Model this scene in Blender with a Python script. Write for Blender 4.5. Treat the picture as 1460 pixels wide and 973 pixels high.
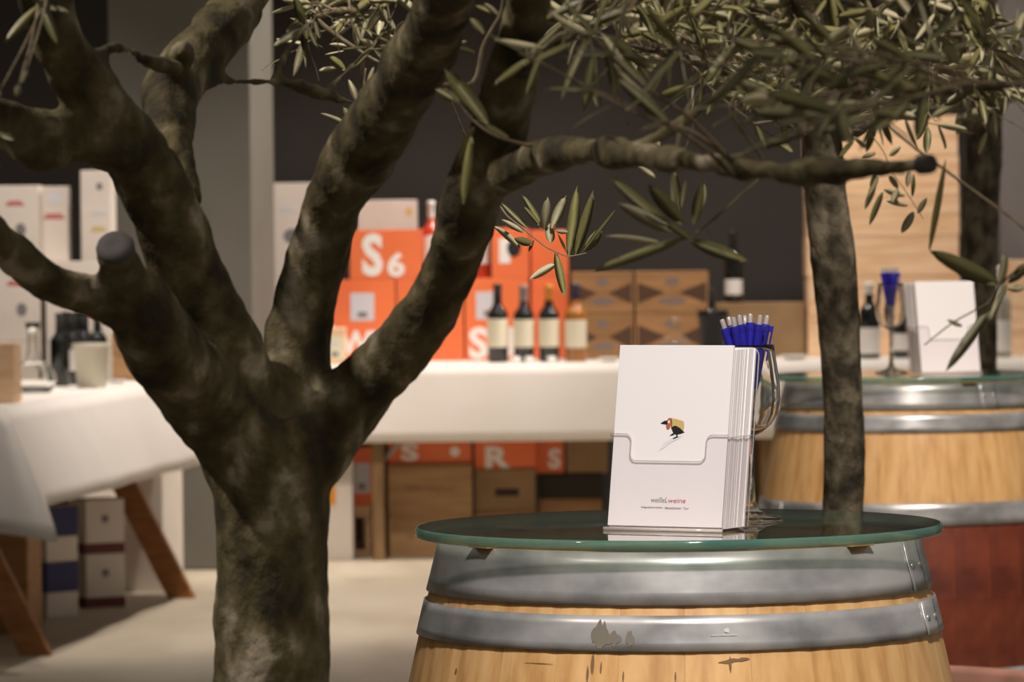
import bpy, bmesh, math, random
from mathutils import Vector, Matrix, noise
for o in list(bpy.data.objects): bpy.data.objects.remove(o, do_unlink=True)
S = bpy.context.scene; C = S.collection
PI = math.pi; R = math.radians
# ------------------------------------------------------------------ camera
H = 1.324; FPX = 7000.0
cd = bpy.data.cameras.new('camera'); cam = bpy.data.objects.new('camera', cd); C.objects.link(cam)
cd.sensor_width = 36; cd.lens = FPX/1460*36; cd.clip_end = 200; cd.clip_start = .05
CM = Matrix.Translation((0, 0, H)) @ Matrix.Rotation(R(90-1.36), 4, 'X') @ Matrix.Rotation(R(-.62), 4, 'Z')
cam.matrix_world = CM; S.camera = cam
cd.dof.use_dof = True; cd.dof.focus_distance = 5.66; cd.dof.aperture_fstop = .1726/.0105
def ray(px, py): return CM.to_3x3() @ Vector(((px-730)/FPX, -(py-486.5)/FPX, -1))
def at(px, py, Y):
    d = ray(px, py); return Vector((0, 0, H)) + d*(Y/d.y)
def onz(px, py, z):
    d = ray(px, py); return Vector((0, 0, H)) + d*((z-H)/d.z)
# ------------------------------------------------------------------ world and lamps of the room
S.view_settings.view_transform = 'Standard'; S.view_settings.look = 'None'
S.view_settings.exposure = 0.0; S.view_settings.gamma = 1
W = bpy.data.worlds.new('world'); S.world = W; W.use_nodes = True
W.node_tree.nodes['Background'].inputs[0].default_value = (1, .9, .8, 1)
W.node_tree.nodes['Background'].inputs[1].default_value = .17
def spot(name, loc, aim, power, deg, blend=.5, size=.06, col=(1, .89, .8)):
    l = bpy.data.lights.new(name, 'SPOT'); l.energy = power; l.spot_size = R(deg); l.spot_blend = blend
    l.shadow_soft_size = size; l.color = col
    o = bpy.data.objects.new(name, l); C.objects.link(o); o.location = loc
    o.rotation_euler = (Vector(aim)-Vector(loc)).to_track_quat('-Z', 'Y').to_euler(); return o
# ceiling spotlights of the hall, all at ceiling height above the picture
CZ = 3.7
spot('ceiling_spot_front_barrel_offscreen', (.45, 3.1, CZ), (.22, 5.8, .95), 620, 28, .5, .15, (1, .93, .88))
spot('ceiling_spot_stained_barrel_offscreen', (1.3, 9.0, CZ), (.95, 11.3, .85), 450, 40, .5, .12)
for k, x in enumerate((-.4, .7, 1.8)): spot('ceiling_spot_%s_offscreen' % ('table_end', 'table_middle', 'table_right')[k], (x, 18.85, CZ), (x, 19.65, .8), 180, 72, .8, .12)
spot('ceiling_spot_left_table_offscreen', (-1.2, 15.2, CZ), (-1.6, 16.3, .7), 180, 60, .7)
spot('ceiling_spot_cartons_offscreen', (-2.0, 16.9, CZ), (-1.95, 18.5, 1.3), 130, 46, .8)
spot('ceiling_spot_floor_offscreen', (-.7, 17.3, CZ), (-.75, 17.3, 0), 430, 95, .9)
spot('ceiling_spot_pillar_offscreen', (2.6, 18.75, CZ), (-.98, 19.15, 1.4), 600, 44, .7)
spot('ceiling_spot_slender_tree_offscreen', (.8, 6.9, CZ), (.75, 8.4, 1.6), 310, 60, .8)
spot('ceiling_spot_gnarled_tree_offscreen', (-2.2, 3.9, CZ), (-.40, 4.3, 1.42), 300, 36, .8)
spot('ceiling_spot_near_crown_offscreen', (.5, 2.3, CZ), (.38, 3.8, 1.45), 110, 34, .9)
# ------------------------------------------------------------------ materials
MT = {}
def mat(name, col, rough=.6, metal=0, spec=.5, **k):
    m = bpy.data.materials.new(name); m.use_nodes = True; MT[name] = m
    p = m.node_tree.nodes['Principled BSDF']
    p.inputs['Base Color'].default_value = (*col, 1); p.inputs['Roughness'].default_value = rough
    p.inputs['Metallic'].default_value = metal; p.inputs['Specular IOR Level'].default_value = spec
    for a, v in k.items(): p.inputs[a.replace('_', ' ')].default_value = v
    return m
def NT(m): return m.node_tree.nodes, m.node_tree.links, m.node_tree.nodes['Principled BSDF']
def noisy(name, cols, scale=(1, 1, 1), nscale=5, detail=5, rough=.6, metal=0, bump=0, bdist=.01, coord='Object', distort=0, rnd=0, pos=None, spec=.5, bscale=None):
    """colour ramp over a noise; a per-object brightness shift when rnd > 0"""
    m = mat(name, cols[0], rough, metal, spec); n, l, p = NT(m)
    tc = n.new('ShaderNodeTexCoord'); mp = n.new('ShaderNodeMapping'); mp.inputs['Scale'].default_value = scale
    tx = n.new('ShaderNodeTexNoise'); tx.inputs['Scale'].default_value = nscale; tx.inputs['Detail'].default_value = detail
    tx.inputs['Distortion'].default_value = distort
    cr = n.new('ShaderNodeValToRGB'); e = cr.color_ramp.elements
    pos = pos or [.3+.4*i/(len(cols)-1) for i in range(len(cols))]
    while len(e) < len(cols): e.new(.5)
    for i, c in enumerate(cols): e[i].position = pos[i]; e[i].color = (*c, 1)
    l.new(tc.outputs[coord], mp.inputs[0]); l.new(tx.outputs['Fac'], cr.inputs[0])
    src = mp.outputs[0]
    if rnd:
        oi = n.new('ShaderNodeObjectInfo'); ad = n.new('ShaderNodeVectorMath'); ad.operation = 'ADD'
        ml = n.new('ShaderNodeMath'); ml.operation = 'MULTIPLY'; ml.inputs[1].default_value = 37
        l.new(oi.outputs['Random'], ml.inputs[0]); l.new(src, ad.inputs[0]); l.new(ml.outputs[0], ad.inputs[1]); src = ad.outputs[0]
        hs = n.new('ShaderNodeHueSaturation'); mr = n.new('ShaderNodeMapRange')
        mr.inputs['To Min'].default_value = 1-rnd; mr.inputs['To Max'].default_value = 1+rnd
        l.new(oi.outputs['Random'], mr.inputs[0]); l.new(mr.outputs[0], hs.inputs['Value']); l.new(cr.outputs[0], hs.inputs['Color'])
        l.new(hs.outputs[0], p.inputs['Base Color'])
    else: l.new(cr.outputs[0], p.inputs['Base Color'])
    l.new(src, tx.inputs['Vector'])
    if bump:
        b = n.new('ShaderNodeBump'); b.inputs['Strength'].default_value = bump; b.inputs['Distance'].default_value = bdist
        h = tx.outputs['Fac']
        if bscale:
            t2 = n.new('ShaderNodeTexNoise'); t2.inputs['Scale'].default_value = bscale; t2.inputs['Detail'].default_value = 6
            l.new(src, t2.inputs['Vector']); h = t2.outputs['Fac']
        l.new(h, b.inputs['Height']); l.new(b.outputs[0], p.inputs['Normal'])
    return m
def clear(name, tint, refl=1.0, ior=1.5, pwr=5):
    """thin clear sheet: see-through with a mirror sheen growing with the angle"""
    m = bpy.data.materials.new(name); m.use_nodes = True; MT[name] = m; n = m.node_tree.nodes; l = m.node_tree.links
    n.remove(n['Principled BSDF']); t = n.new('ShaderNodeBsdfTransparent'); t.inputs[0].default_value = (*tint, 1)
    g = n.new('ShaderNodeBsdfGlossy'); g.inputs['Roughness'].default_value = .01; g.inputs['Color'].default_value = (refl, refl, refl, 1)
    lw = n.new('ShaderNodeLayerWeight'); lw.inputs[0].default_value = .5; pw = n.new('ShaderNodeMath'); pw.operation = 'POWER'; pw.inputs[1].default_value = pwr
    f = n.new('ShaderNodeMapRange'); f.inputs['To Min'].default_value = ((ior-1)/(ior+1))**2; l.new(lw.outputs['Facing'], pw.inputs[0]); l.new(pw.outputs[0], f.inputs[0])
    x = n.new('ShaderNodeMixShader')
    l.new(f.outputs[0], x.inputs[0]); l.new(t.outputs[0], x.inputs[1]); l.new(g.outputs[0], x.inputs[2])
    l.new(x.outputs[0], n['Material Output'].inputs[0]); return m
noisy('concrete', [(.40, .34, .25), (.53, .46, .35), (.60, .53, .41)], (1, .35, 1), 2.2, 6, .45, bump=.05)
noisy('dark_wall', [(.036, .030, .026), (.046, .038, .033)], nscale=3, rough=.8)
noisy('pillar_paint', [(.13, .122, .10), (.165, .155, .128)], nscale=2, rough=.75)
noisy('grey_paint', [(.20, .18, .175), (.24, .22, .21)], nscale=2, rough=.75)
noisy('steel', [(.30, .30, .30), (.47, .47, .465), (.64, .63, .62)], (1, 1, 1.6), 9, 8, .33, .55, bump=.03, bdist=.004, rnd=.08, pos=[.36, .5, .64])
noisy('rivet_steel', [(.4, .4, .4), (.6, .6, .58)], nscale=60, rough=.35, metal=.8)
# oak with the wine-stained belly
m = noisy('oak', [(.50, .26, .09), (.65, .38, .15), (.74, .46, .20)], (14, 14, .9), 3.2, 7, .5, bump=.12, bdist=.002, rnd=.05)
n, l, p = NT(m)
src = p.inputs['Base Color'].links[0].from_socket
tc = n.new('ShaderNodeTexCoord'); sx = n.new('ShaderNodeSeparateXYZ'); l.new(tc.outputs['Object'], sx.inputs[0])
a = n.new('ShaderNodeMath'); a.operation = 'SUBTRACT'; a.inputs[1].default_value = .476
b = n.new('ShaderNodeMath'); b.operation = 'ABSOLUTE'; c = n.new('ShaderNodeMath'); c.operation = 'LESS_THAN'; c.inputs[1].default_value = .175
l.new(sx.outputs['Z'], a.inputs[0]); l.new(a.outputs[0], b.inputs[0]); l.new(b.outputs[0], c.inputs[0])
st = n.new('ShaderNodeTexNoise'); st.inputs['Scale'].default_value = 9; st.inputs['Detail'].default_value = 6
l.new(tc.outputs['Object'], st.inputs['Vector'])
sr = n.new('ShaderNodeValToRGB'); sr.color_ramp.elements[0].color = (.10, .018, .008, 1); sr.color_ramp.elements[1].color = (.22, .045, .018, 1)
sr.color_ramp.elements[0].position = .35; sr.color_ramp.elements[1].position = .65; l.new(st.outputs['Fac'], sr.inputs[0])
mx = n.new('ShaderNodeMix'); mx.data_type = 'RGBA'; l.new(c.outputs[0], mx.inputs[0]); l.new(src, mx.inputs[6]); l.new(sr.outputs[0], mx.inputs[7])
l.new(mx.outputs[2], p.inputs['Base Color'])
noisy('oak_dark', [(.42, .25, .115), (.56, .34, .16)], (2, 14, 14), 3, 6, .6, rnd=.1)
clear('table_glass', (.94, .96, .92), pwr=4); clear('acrylic', (.985, .975, .98), 1, 1.3); clear('crystal', (.97, .975, .96), 1, 1.42)
def semi(name, col, tint, fac, rough):
    m = mat(name, col, rough, 0, .8); n, l, p = NT(m); t = n.new('ShaderNodeBsdfTransparent'); t.inputs[0].default_value = (*tint, 1); x = n.new('ShaderNodeMixShader'); x.inputs[0].default_value = fac
    l.new(t.outputs[0], x.inputs[1]); l.new(p.outputs[0], x.inputs[2]); l.new(x.outputs[0], n['Material Output'].inputs[0])
semi('acrylic_base', (.80, .75, .74), (.97, .95, .95), .62, .08); semi('glass_rim', (.10, .30, .25), (.84, .93, .89), .40, .06); semi('acrylic_edge', (.66, .60, .60), (.96, .94, .94), .38, .1)
mat('lead_glass', (.98, .98, .96), .0, 0, .5, Transmission_Weight=1.0, IOR=1.46)
mat('paper', (.90, .87, .87), .7); mat('paper_edge', (.84, .80, .81), .8)
mat('print_grey', (.20, .18, .19), .7); mat('print_red', (.50, .06, .06), .7); mat('print_black', (.012, .012, .012), .6)
mat('print_cork', (.62, .46, .17), .7); mat('print_rust', (.50, .13, .05), .7); mat('print_shade', (.62, .62, .66), .8); mat('print_haze', (.78, .77, .79), .8); mat('print_white', (.85, .82, .78), .7)
mat('pen_blue', (.022, .018, .30), .22, 0, .6); mat('pen_clear', (.62, .55, .50), .15, 0, .8, Transmission_Weight=.4); mat('pen_metal', (.5, .5, .5), .2, 1)
noisy('bark', [(.026, .019, .006), (.072, .056, .018), (.12, .098, .042), (.33, .28, .20)], (1, 1, .8), 24, 12, .85, bump=1, bdist=.010, distort=.15, pos=[.37, .48, .57, .68], bscale=42)
noisy('bark_grey', [(.04, .032, .018), (.11, .09, .055), (.22, .185, .125)], (1, 1, .7), 30, 10, .85, bump=1, bdist=.008, distort=.15, pos=[.38, .5, .62], bscale=50)
noisy('twig_bark', [(.09, .07, .035), (.26, .20, .12)], nscale=60, rough=.8)
mat('cut_wood', (.075, .065, .06), .8)
noisy('leaf_top', [(.135, .125, .04), (.195, .18, .068)], nscale=4, rough=.42, rnd=.3)
noisy('leaf_under', [(.32, .29, .16), (.43, .39, .24)], nscale=4, rough=.6, rnd=.25)
noisy('cloth', [(.74, .69, .63), (.80, .75, .70)], nscale=3, rough=.85, bump=.25, bdist=.01)
noisy('trestle_wood', [(.22, .085, .022), (.36, .15, .045)], (3, 3, 14), 3, 6, .55, rnd=.12)
noisy('leg_wood', [(.16, .09, .035), (.26, .15, .065)], (14, 14, 2), 3, 6, .6, rnd=.12)
noisy('brace_metal', [(.22, .22, .2), (.3, .3, .28)], nscale=8, rough=.45, metal=.5)
noisy('pine', [(.74, .45, .24), (.86, .58, .35), (.90, .66, .43)], (1.6, 12, 12), 3, 6, .6, rnd=.07)
noisy('crate_wood', [(.36, .20, .085), (.50, .30, .14)], (1.6, 12, 12), 3, 6, .65, rnd=.12)
noisy('crate_brown', [(.27, .135, .05), (.40, .21, .085)], (1.6, 12, 12), 3, 6, .65, rnd=.1)
noisy('cardboard', [(.26, .16, .075), (.33, .21, .105)], nscale=9, rough=.85, rnd=.08)
mat('crate_print', (.085, .04, .02), .8); mat('crate_emblem', (.22, .16, .13), .8)
noisy('orange_card', [(.80, .165, .05), (.86, .20, .065)], nscale=4, rough=.55, rnd=.05)
noisy('white_card', [(.66, .59, .52), (.74, .67, .60)], nscale=5, rough=.75, rnd=.04)
mat('blue_card', (.03, .03, .12), .6); mat('maroon_card', (.14, .03, .025), .7); mat('dark_card', (.03, .022, .014), .8)
mat('bottle_dark', (.006, .008, .006), .07, 0, .7); mat('bottle_red', (.62, .06, .02), .1, 0, .7); mat('bottle_gold', (.50, .20, .03), .08, 0, .7, Transmission_Weight=.35)
mat('bottle_pale', (.62, .62, .55), .1, 0, .7, Transmission_Weight=.5)
mat('label_cream', (.74, .68, .52), .7); mat('label_white', (.80, .77, .73), .7)
mat('capsule_black', (.012, .011, .012), .35); mat('capsule_grey', (.25, .22, .22), .35); mat('capsule_orange', (.72, .28, .025), .35); mat('capsule_navy', (.014, .012, .06), .35)
mat('cream_pot', (.62, .58, .46), .45); mat('black_plastic', (.008, .008, .008), .4, 0, .25); mat('porcelain', (.85, .82, .78), .25)
noisy('terracotta', [(.62, .30, .22), (.72, .38, .29)], nscale=7, rough=.7); noisy('soil', [(.03, .02, .012), (.07, .05, .03)], nscale=40, rough=1)
# ------------------------------------------------------------------ mesh helpers
class MB:
    def __init__(s): s.v = []; s.f = []; s.m = []; s.sm = []
    def add(s, vs, fs, mi=0, smooth=False):
        o = len(s.v); s.v += [tuple(v) for v in vs]
        for f in fs: s.f.append([i+o for i in f]); s.m.append(mi); s.sm.append(smooth)
    def box(s, x0, x1, y0, y1, z0, z1, mi=0):
        s.add([(x0,y0,z0),(x1,y0,z0),(x1,y1,z0),(x0,y1,z0),(x0,y0,z1),(x1,y0,z1),(x1,y1,z1),(x0,y1,z1)],
              [(0,3,2,1),(4,5,6,7),(0,1,5,4),(1,2,6,5),(2,3,7,6),(3,0,4,7)], mi); return s
    def bbox(s, x0, x1, y0, y1, z0, z1, b=.004, mi=0):
        bm = bmesh.new(); bmesh.ops.create_cube(bm, size=1)
        for v in bm.verts: v.co = Vector(((x0+x1)/2+v.co.x*(x1-x0), (y0+y1)/2+v.co.y*(y1-y0), (z0+z1)/2+v.co.z*(z1-z0)))
        bmesh.ops.bevel(bm, geom=bm.edges[:], offset=b, segments=1, affect='EDGES'); bm.verts.index_update()
        s.add([v.co for v in bm.verts], [[v.index for v in f.verts] for f in bm.faces], mi); bm.free(); return s
    def lathe(s, prof, n=24, mi=0, cx=0, cy=0, cap0=True, cap1=True):
        vs = []; fs = []
        for r, z in prof:
            for i in range(n): a = 2*PI*i/n; vs.append((cx+r*math.cos(a), cy+r*math.sin(a), z))
        for k in range(len(prof)-1):
            for i in range(n): j = (i+1) % n; fs.append((k*n+i, k*n+j, (k+1)*n+j, (k+1)*n+i))
        s.add(vs, fs, mi, True)
        if cap0 and prof[0][0] > 1e-4: s.add([vs[i] for i in range(n)], [list(range(n))[::-1]], mi)
        if cap1 and prof[-1][0] > 1e-4: s.add([vs[(len(prof)-1)*n+i] for i in range(n)], [list(range(n))], mi)
        return s
    def tube(s, pts, rad, n=8, mi=0, cap=True):
        pts = [Vector(p) for p in pts]; vs = []; fs = []; up = None
        for i, p in enumerate(pts):
            t = (pts[min(i+1, len(pts)-1)]-pts[max(i-1, 0)]).normalized()
            if up is None: up = t.orthogonal().normalized()
            up = (up-t*up.dot(t)); up = up.normalized() if up.length > 1e-6 else t.orthogonal().normalized()
            w = t.cross(up); r = rad[i] if isinstance(rad, (list, tuple)) else rad
            for k in range(n): a = 2*PI*k/n; vs.append(p+up*(r*math.cos(a))+w*(r*math.sin(a)))
        for i in range(len(pts)-1):
            for k in range(n): j = (k+1) % n; fs.append((i*n+k, i*n+j, (i+1)*n+j, (i+1)*n+k))
        if cap: fs += [list(range(n))[::-1], [(len(pts)-1)*n+k for k in range(n)]]
        s.add(vs, fs, mi, True); return s
    def prism(s, poly, z0, z1, mi=0):
        n = len(poly); vs = [(x, y, z0) for x, y in poly]+[(x, y, z1) for x, y in poly]
        fs = [list(range(n))[::-1], [n+i for i in range(n)]]+[(i, (i+1) % n, n+(i+1) % n, n+i) for i in range(n)]
        s.add(vs, fs, mi); return s
    def xf(s, M): s.v = [tuple(M @ Vector(v)) for v in s.v]; return s
    def mesh(s, name, mats):
        me = bpy.data.meshes.new(name); me.from_pydata(s.v, [], s.f)
        for m_ in (mats if isinstance(mats, (list, tuple)) else [mats]): me.materials.append(MT[m_])
        me.polygons.foreach_set('material_index', s.m); me.polygons.foreach_set('use_smooth', s.sm); me.update(); return me
    def build(s, name, mats, parent=None, loc=None, rz=0): return link(name, s.mesh(name, mats), parent, loc, rz)
def link(name, me, parent=None, loc=None, rz=0):
    o = bpy.data.objects.new(name, me); C.objects.link(o); o.parent = parent
    if loc is not None: o.location = loc
    o.rotation_euler.z = rz; return o
def tag(o, label, cat, group=None):
    o['label'] = label; o['category'] = cat
    if group: o['group'] = group
    return o
def thing(name, label, cat, loc=(0, 0, 0), rz=0, group=None):
    o = bpy.data.objects.new(name, None); C.objects.link(o); o.location = loc; o.rotation_euler.z = rz; o.empty_display_size = .05
    return tag(o, label, cat, group)
def struct(name, mb, mats, **k): o = mb.build(name, mats, **k); o['kind'] = 'structure'; return o
def text(body, size, mname, parent, M, name='lettering', shear=0, bold=0, fit=None):
    """flat print: lettering in the XY plane of matrix M (x right, y up)"""
    cu = bpy.data.curves.new('t', 'FONT'); cu.body = body; cu.size = size; cu.align_x = 'CENTER'; cu.align_y = 'CENTER'; cu.shear = shear; cu.offset = bold; cu.resolution_u = 3
    t = bpy.data.objects.new('t', cu); C.objects.link(t); bpy.context.view_layer.update()
    me = bpy.data.meshes.new_from_object(t.evaluated_get(bpy.context.evaluated_depsgraph_get()))
    bpy.data.objects.remove(t); me.materials.clear(); me.materials.append(MT[mname])
    if fit and len(me.vertices):
        xs = [v.co.x for v in me.vertices]; ys = [v.co.y for v in me.vertices]
        sx = fit[0]/max(max(xs)-min(xs), 1e-6); sy = fit[1]/max(max(ys)-min(ys), 1e-6); cx = (max(xs)+min(xs))/2; cy = (max(ys)+min(ys))/2
        for v in me.vertices: v.co.x = (v.co.x-cx)*sx; v.co.y = (v.co.y-cy)*sy
    me.transform(M); return link(name, me, parent)
def copy_tree(o, parent=None):
    c = o.copy(); C.objects.link(c); c.parent = parent
    for ch in list(o.children): copy_tree(ch, c)
    return c
FRONT = Matrix(((1, 0, 0, 0), (0, 0, -1, 0), (0, 1, 0, 0), (0, 0, 0, 1)))    # print plane facing -Y
def fr(x, y, z): return Matrix.Translation((x, y, z)) @ FRONT
# ------------------------------------------------------------------ the setting
struct('floor', MB().box(-7, 7, -1, 20.9, -.1, 0), 'concrete')
struct('wall_back', MB().box(-7, 7, 20.6, 20.8, 0, 4.6), 'dark_wall')
struct('wall_left', MB().box(-7, -6.8, -1, 20.6, 0, 4.6), 'dark_wall')
p0 = at(155, 400, 18.95); p1 = at(361, 400, 18.95)
w = p1.x-p0.x
struct('trim_1', MB().bbox(-w, 0, 0, w, 0, 4.6, .006), 'pillar_paint', loc=(p1.x, 18.95, 0), rz=R(-6))
struct('trim_2', MB().bbox(0, .9, 0, .35, 0, 4.6, .006), 'grey_paint', loc=(at(1424, 300, 20.24).x, 20.24, 0))
# ------------------------------------------------------------------ wine barrels
BZ = .476
def prof(z): return .3635-.084*(abs(z-BZ)/.476)**1.5
NS = 26
def stave_mesh():
    mb = MB(); nz = 28; ha = PI/NS; cols = 5; vs = []; fs = []
    for i in range(nz+1):
        z = .952*i/nz; r = prof(z)
        for k in range(cols+1):
            a = -ha+2*ha*k/cols; rr = r-(.0007 if k in (0, cols) else 0); a *= .997 if k in (0, cols) else 1
            vs.append((rr*math.cos(a), rr*math.sin(a), z))
        for a in (ha*.985, -ha*.985): vs.append(((r-.024)*math.cos(a), (r-.024)*math.sin(a), z))
    q = cols+3
    for i in range(nz):
        for k in range(q): j = (k+1) % q; fs.append((i*q+k, i*q+j, (i+1)*q+j, (i+1)*q+k))
    fs += [list(range(q))[::-1], [nz*q+k for k in range(q)]]
    mb.add(vs, fs, 0, False); return mb.mesh('stave', 'oak')
def band(z0, z1, t=.0028, a0=0, a1=2*PI, n=72, e=0):
    mb = MB(); vs = []; fs = []; nz = 4
    full = abs(a1-a0-2*PI) < 1e-6; m_ = n if full else n+1
    prf = []
    r0, r1 = prof(z0)+.001, prof(z1)+.001
    for k in range(nz+1): z = z0+(z1-z0)*k/nz; prf.append((r0+(r1-r0)*k/nz+t+e, z))
    prf = [(prf[0][0]-t, z0)]+prf+[(prf[-1][0]-t, z1)]
    for i in range(m_):
        a = a0+(a1-a0)*i/n
        for r, z in prf: vs.append((r*math.cos(a), r*math.sin(a), z))
    q = len(prf)
    for i in range(n):
        j = (i+1) % m_
        for k in range(q): k2 = (k+1) % q; fs.append((i*q+k, j*q+k, j*q+k2, i*q+k2))
    if not full: fs += [list(range(q)), [(m_-1)*q+k for k in range(q)][::-1]]
    mb.add(vs, fs, 0, True); return mb
SM = stave_mesh(); RIV = MB().lathe([(.0045, 0), (.004, .0015), (.002, .0024), (0, .0026)], 10).mesh('rivet', 'rivet_steel')
def barrel(label, loc, rz, seams):
    t = thing('wine_barrel', label, 'barrel', loc, rz)
    for k in range(NS): link('stave', SM, t, None, 2*PI*k/NS)
    zs = [(.897, .9555), (.8465, .886), (.639, .688)]; zs += [(2*BZ-b_, 2*BZ-a_) for a_, b_ in zs]
    for i, (z0, z1) in enumerate(zs):
        h = band(z0, z1).build('hoop', 'steel', t); a = seams[i % 3]-rz
        band(z0+.0008, z1-.0008, .0018, a, a+.16, 6, .0028).build('hoop_overlap', 'steel', h)
        for da in (.035, .125):
            zz = (z0+z1)/2; r = (prof(z0)+prof(z1))/2+.0055
            o = link('rivet', RIV, h); o.matrix_local = Matrix.Translation((r*math.cos(a+da), r*math.sin(a+da), zz)) @ Matrix.Rotation(a+da, 4, 'Z') @ Matrix.Rotation(R(90), 4, 'Y')
    for zc in (.918, .034):
        for k in range(6):
            x0 = -.262+.524*k/6; x1 = x0+.524/6-.001; poly = []
            for i in range(6): x = x0+(x1-x0)*i/5; poly.append((x, -math.sqrt(max(.2625**2-x*x, 0))))
            poly += [(x, -y) for x, y in poly[::-1]]
            MB().prism(poly, zc-.011, zc+.011).build('head_board', 'oak_dark', t)
    return t
def glass_top(label, loc, pads):
    t = thing('glass_tabletop', label, 'tabletop', loc)
    MB().lathe([(.3062, .0122), (.3075, .0120), (.3092, .0104), (.3098, .0062), (.3092, .002), (.3075, .0002), (.3062, 0)], 160, 0, cap0=False, cap1=False).build('polished_rim', 'glass_rim', t)
    MB().lathe([(.3064, .0002), (.3064, .0121)], 160).build('pane', 'table_glass', t)
    for a in pads:
        o = MB().bbox(-.020, .012, -.019, .019, -.0028, .0001, .0008).build('wooden_pad', 'oak', t)
        o.location = (.279*math.cos(a), .279*math.sin(a), 0); o.rotation_euler.z = a
    return t
B1 = onz(967.5, 747.6, .97); B1.z = 0
B2 = at(1293, 540, 11.33); B2.z = 0
BR1 = barrel('pale oak wine barrel with grey steel hoops carrying the raven brochures', B1, R(96), (R(-27), R(-25), R(30)))
barrel('oak wine barrel with wine-red stained belly behind the slender olive trunk', B2, R(40), (R(-60), R(60), R(200)))
GZ = .9582
glass_top('round glass tabletop with green edge under the raven brochures', (B1.x, B1.y, GZ), [R(-90+d) for d in (-54, 44, 135, 225)])
glass_top('round glass tabletop on the wine-red stained barrel', (B2.x, B2.y, GZ), [R(-90+d) for d in (-160, 25, 100, 205)])
GT = GZ+.0122
def mark(par, c, px, py, w, h, m_, name, lift=.0006, slant=0, jag=0):
    """a thin stain or burnt mark lying on the barrel's outside, w x h metres"""
    d = ray(px, py); o3 = Vector((0, 0, H)); t_ = 4.0
    for _ in range(400):
        p = o3+d*t_
        if math.hypot(p.x-c.x, p.y-c.y) < prof(p.z)+lift: break
        t_ += .004
    a0 = math.atan2(p.y-c.y, p.x-c.x); rr = prof(p.z); rj = random.Random(int(px)); n_ = 8; up = []; dn = []
    for i in range(n_+1):
        f = i/n_-.5; a = a0+f*w/rr; e = math.sqrt(max(1-(2*f)**2, .02)) if jag else 1
        za, zb_ = p.z+h/2*e*(1+jag*rj.uniform(-.6, .3))+slant*f*w, p.z-h/2*e*(1+jag*rj.uniform(-.6, .3))+slant*f*w
        for L_, z in ((up, za), (dn, zb_)): r = prof(z)+lift; L_.append((c.x+r*math.cos(a), c.y+r*math.sin(a), z))
    mb = MB(); mb.add(up+dn, [(i, n_+1+i, n_+2+i, i+1) for i in range(n_)]); o = mb.build(name, m_, par); bpy.context.view_layer.update(); o.matrix_parent_inverse = par.matrix_world.inverted(); return o
mat('burnt', (.20, .11, .05), .8); mat('glue', (.17, .15, .115), .6); mat('scratch', (.6, .59, .57), .5)
for px, py, w_, h_, sl, jg in ((845, 948, .004, .03, 0, .8), (838, 962, .003, .02, 0, .8), (857, 953, .002, .014, 0, .5), (1046, 942, .036, .005, .1, .9), (1041, 948, .003, .018, 0, .5), (963, 966, .002, .012, 0, .5), (889, 965, .002, .012, 0, .5), (770, 946, .04, .0009, 0, .6), (648, 957, .004, .006, 0, .8)):
    mark(BR1, B1, px, py, w_, h_, 'burnt', 'burnt_mark', .0006, sl, jg)
for px, py, w_, h_ in ((855, 904, .020, .030), (873, 911, .022, .018), (899, 912, .010, .020)): mark(BR1, B1, px, py, w_, h_, 'glue', 'glue_residue', .0044, 0, .9)
mark(BR1, B1, 1032, 906, .03, .0008, 'scratch', 'scratch', .0046); mark(BR1, B1, 1036, 899, .006, .006, 'scratch', 'scratch', .0046, 0, .9)
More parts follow.
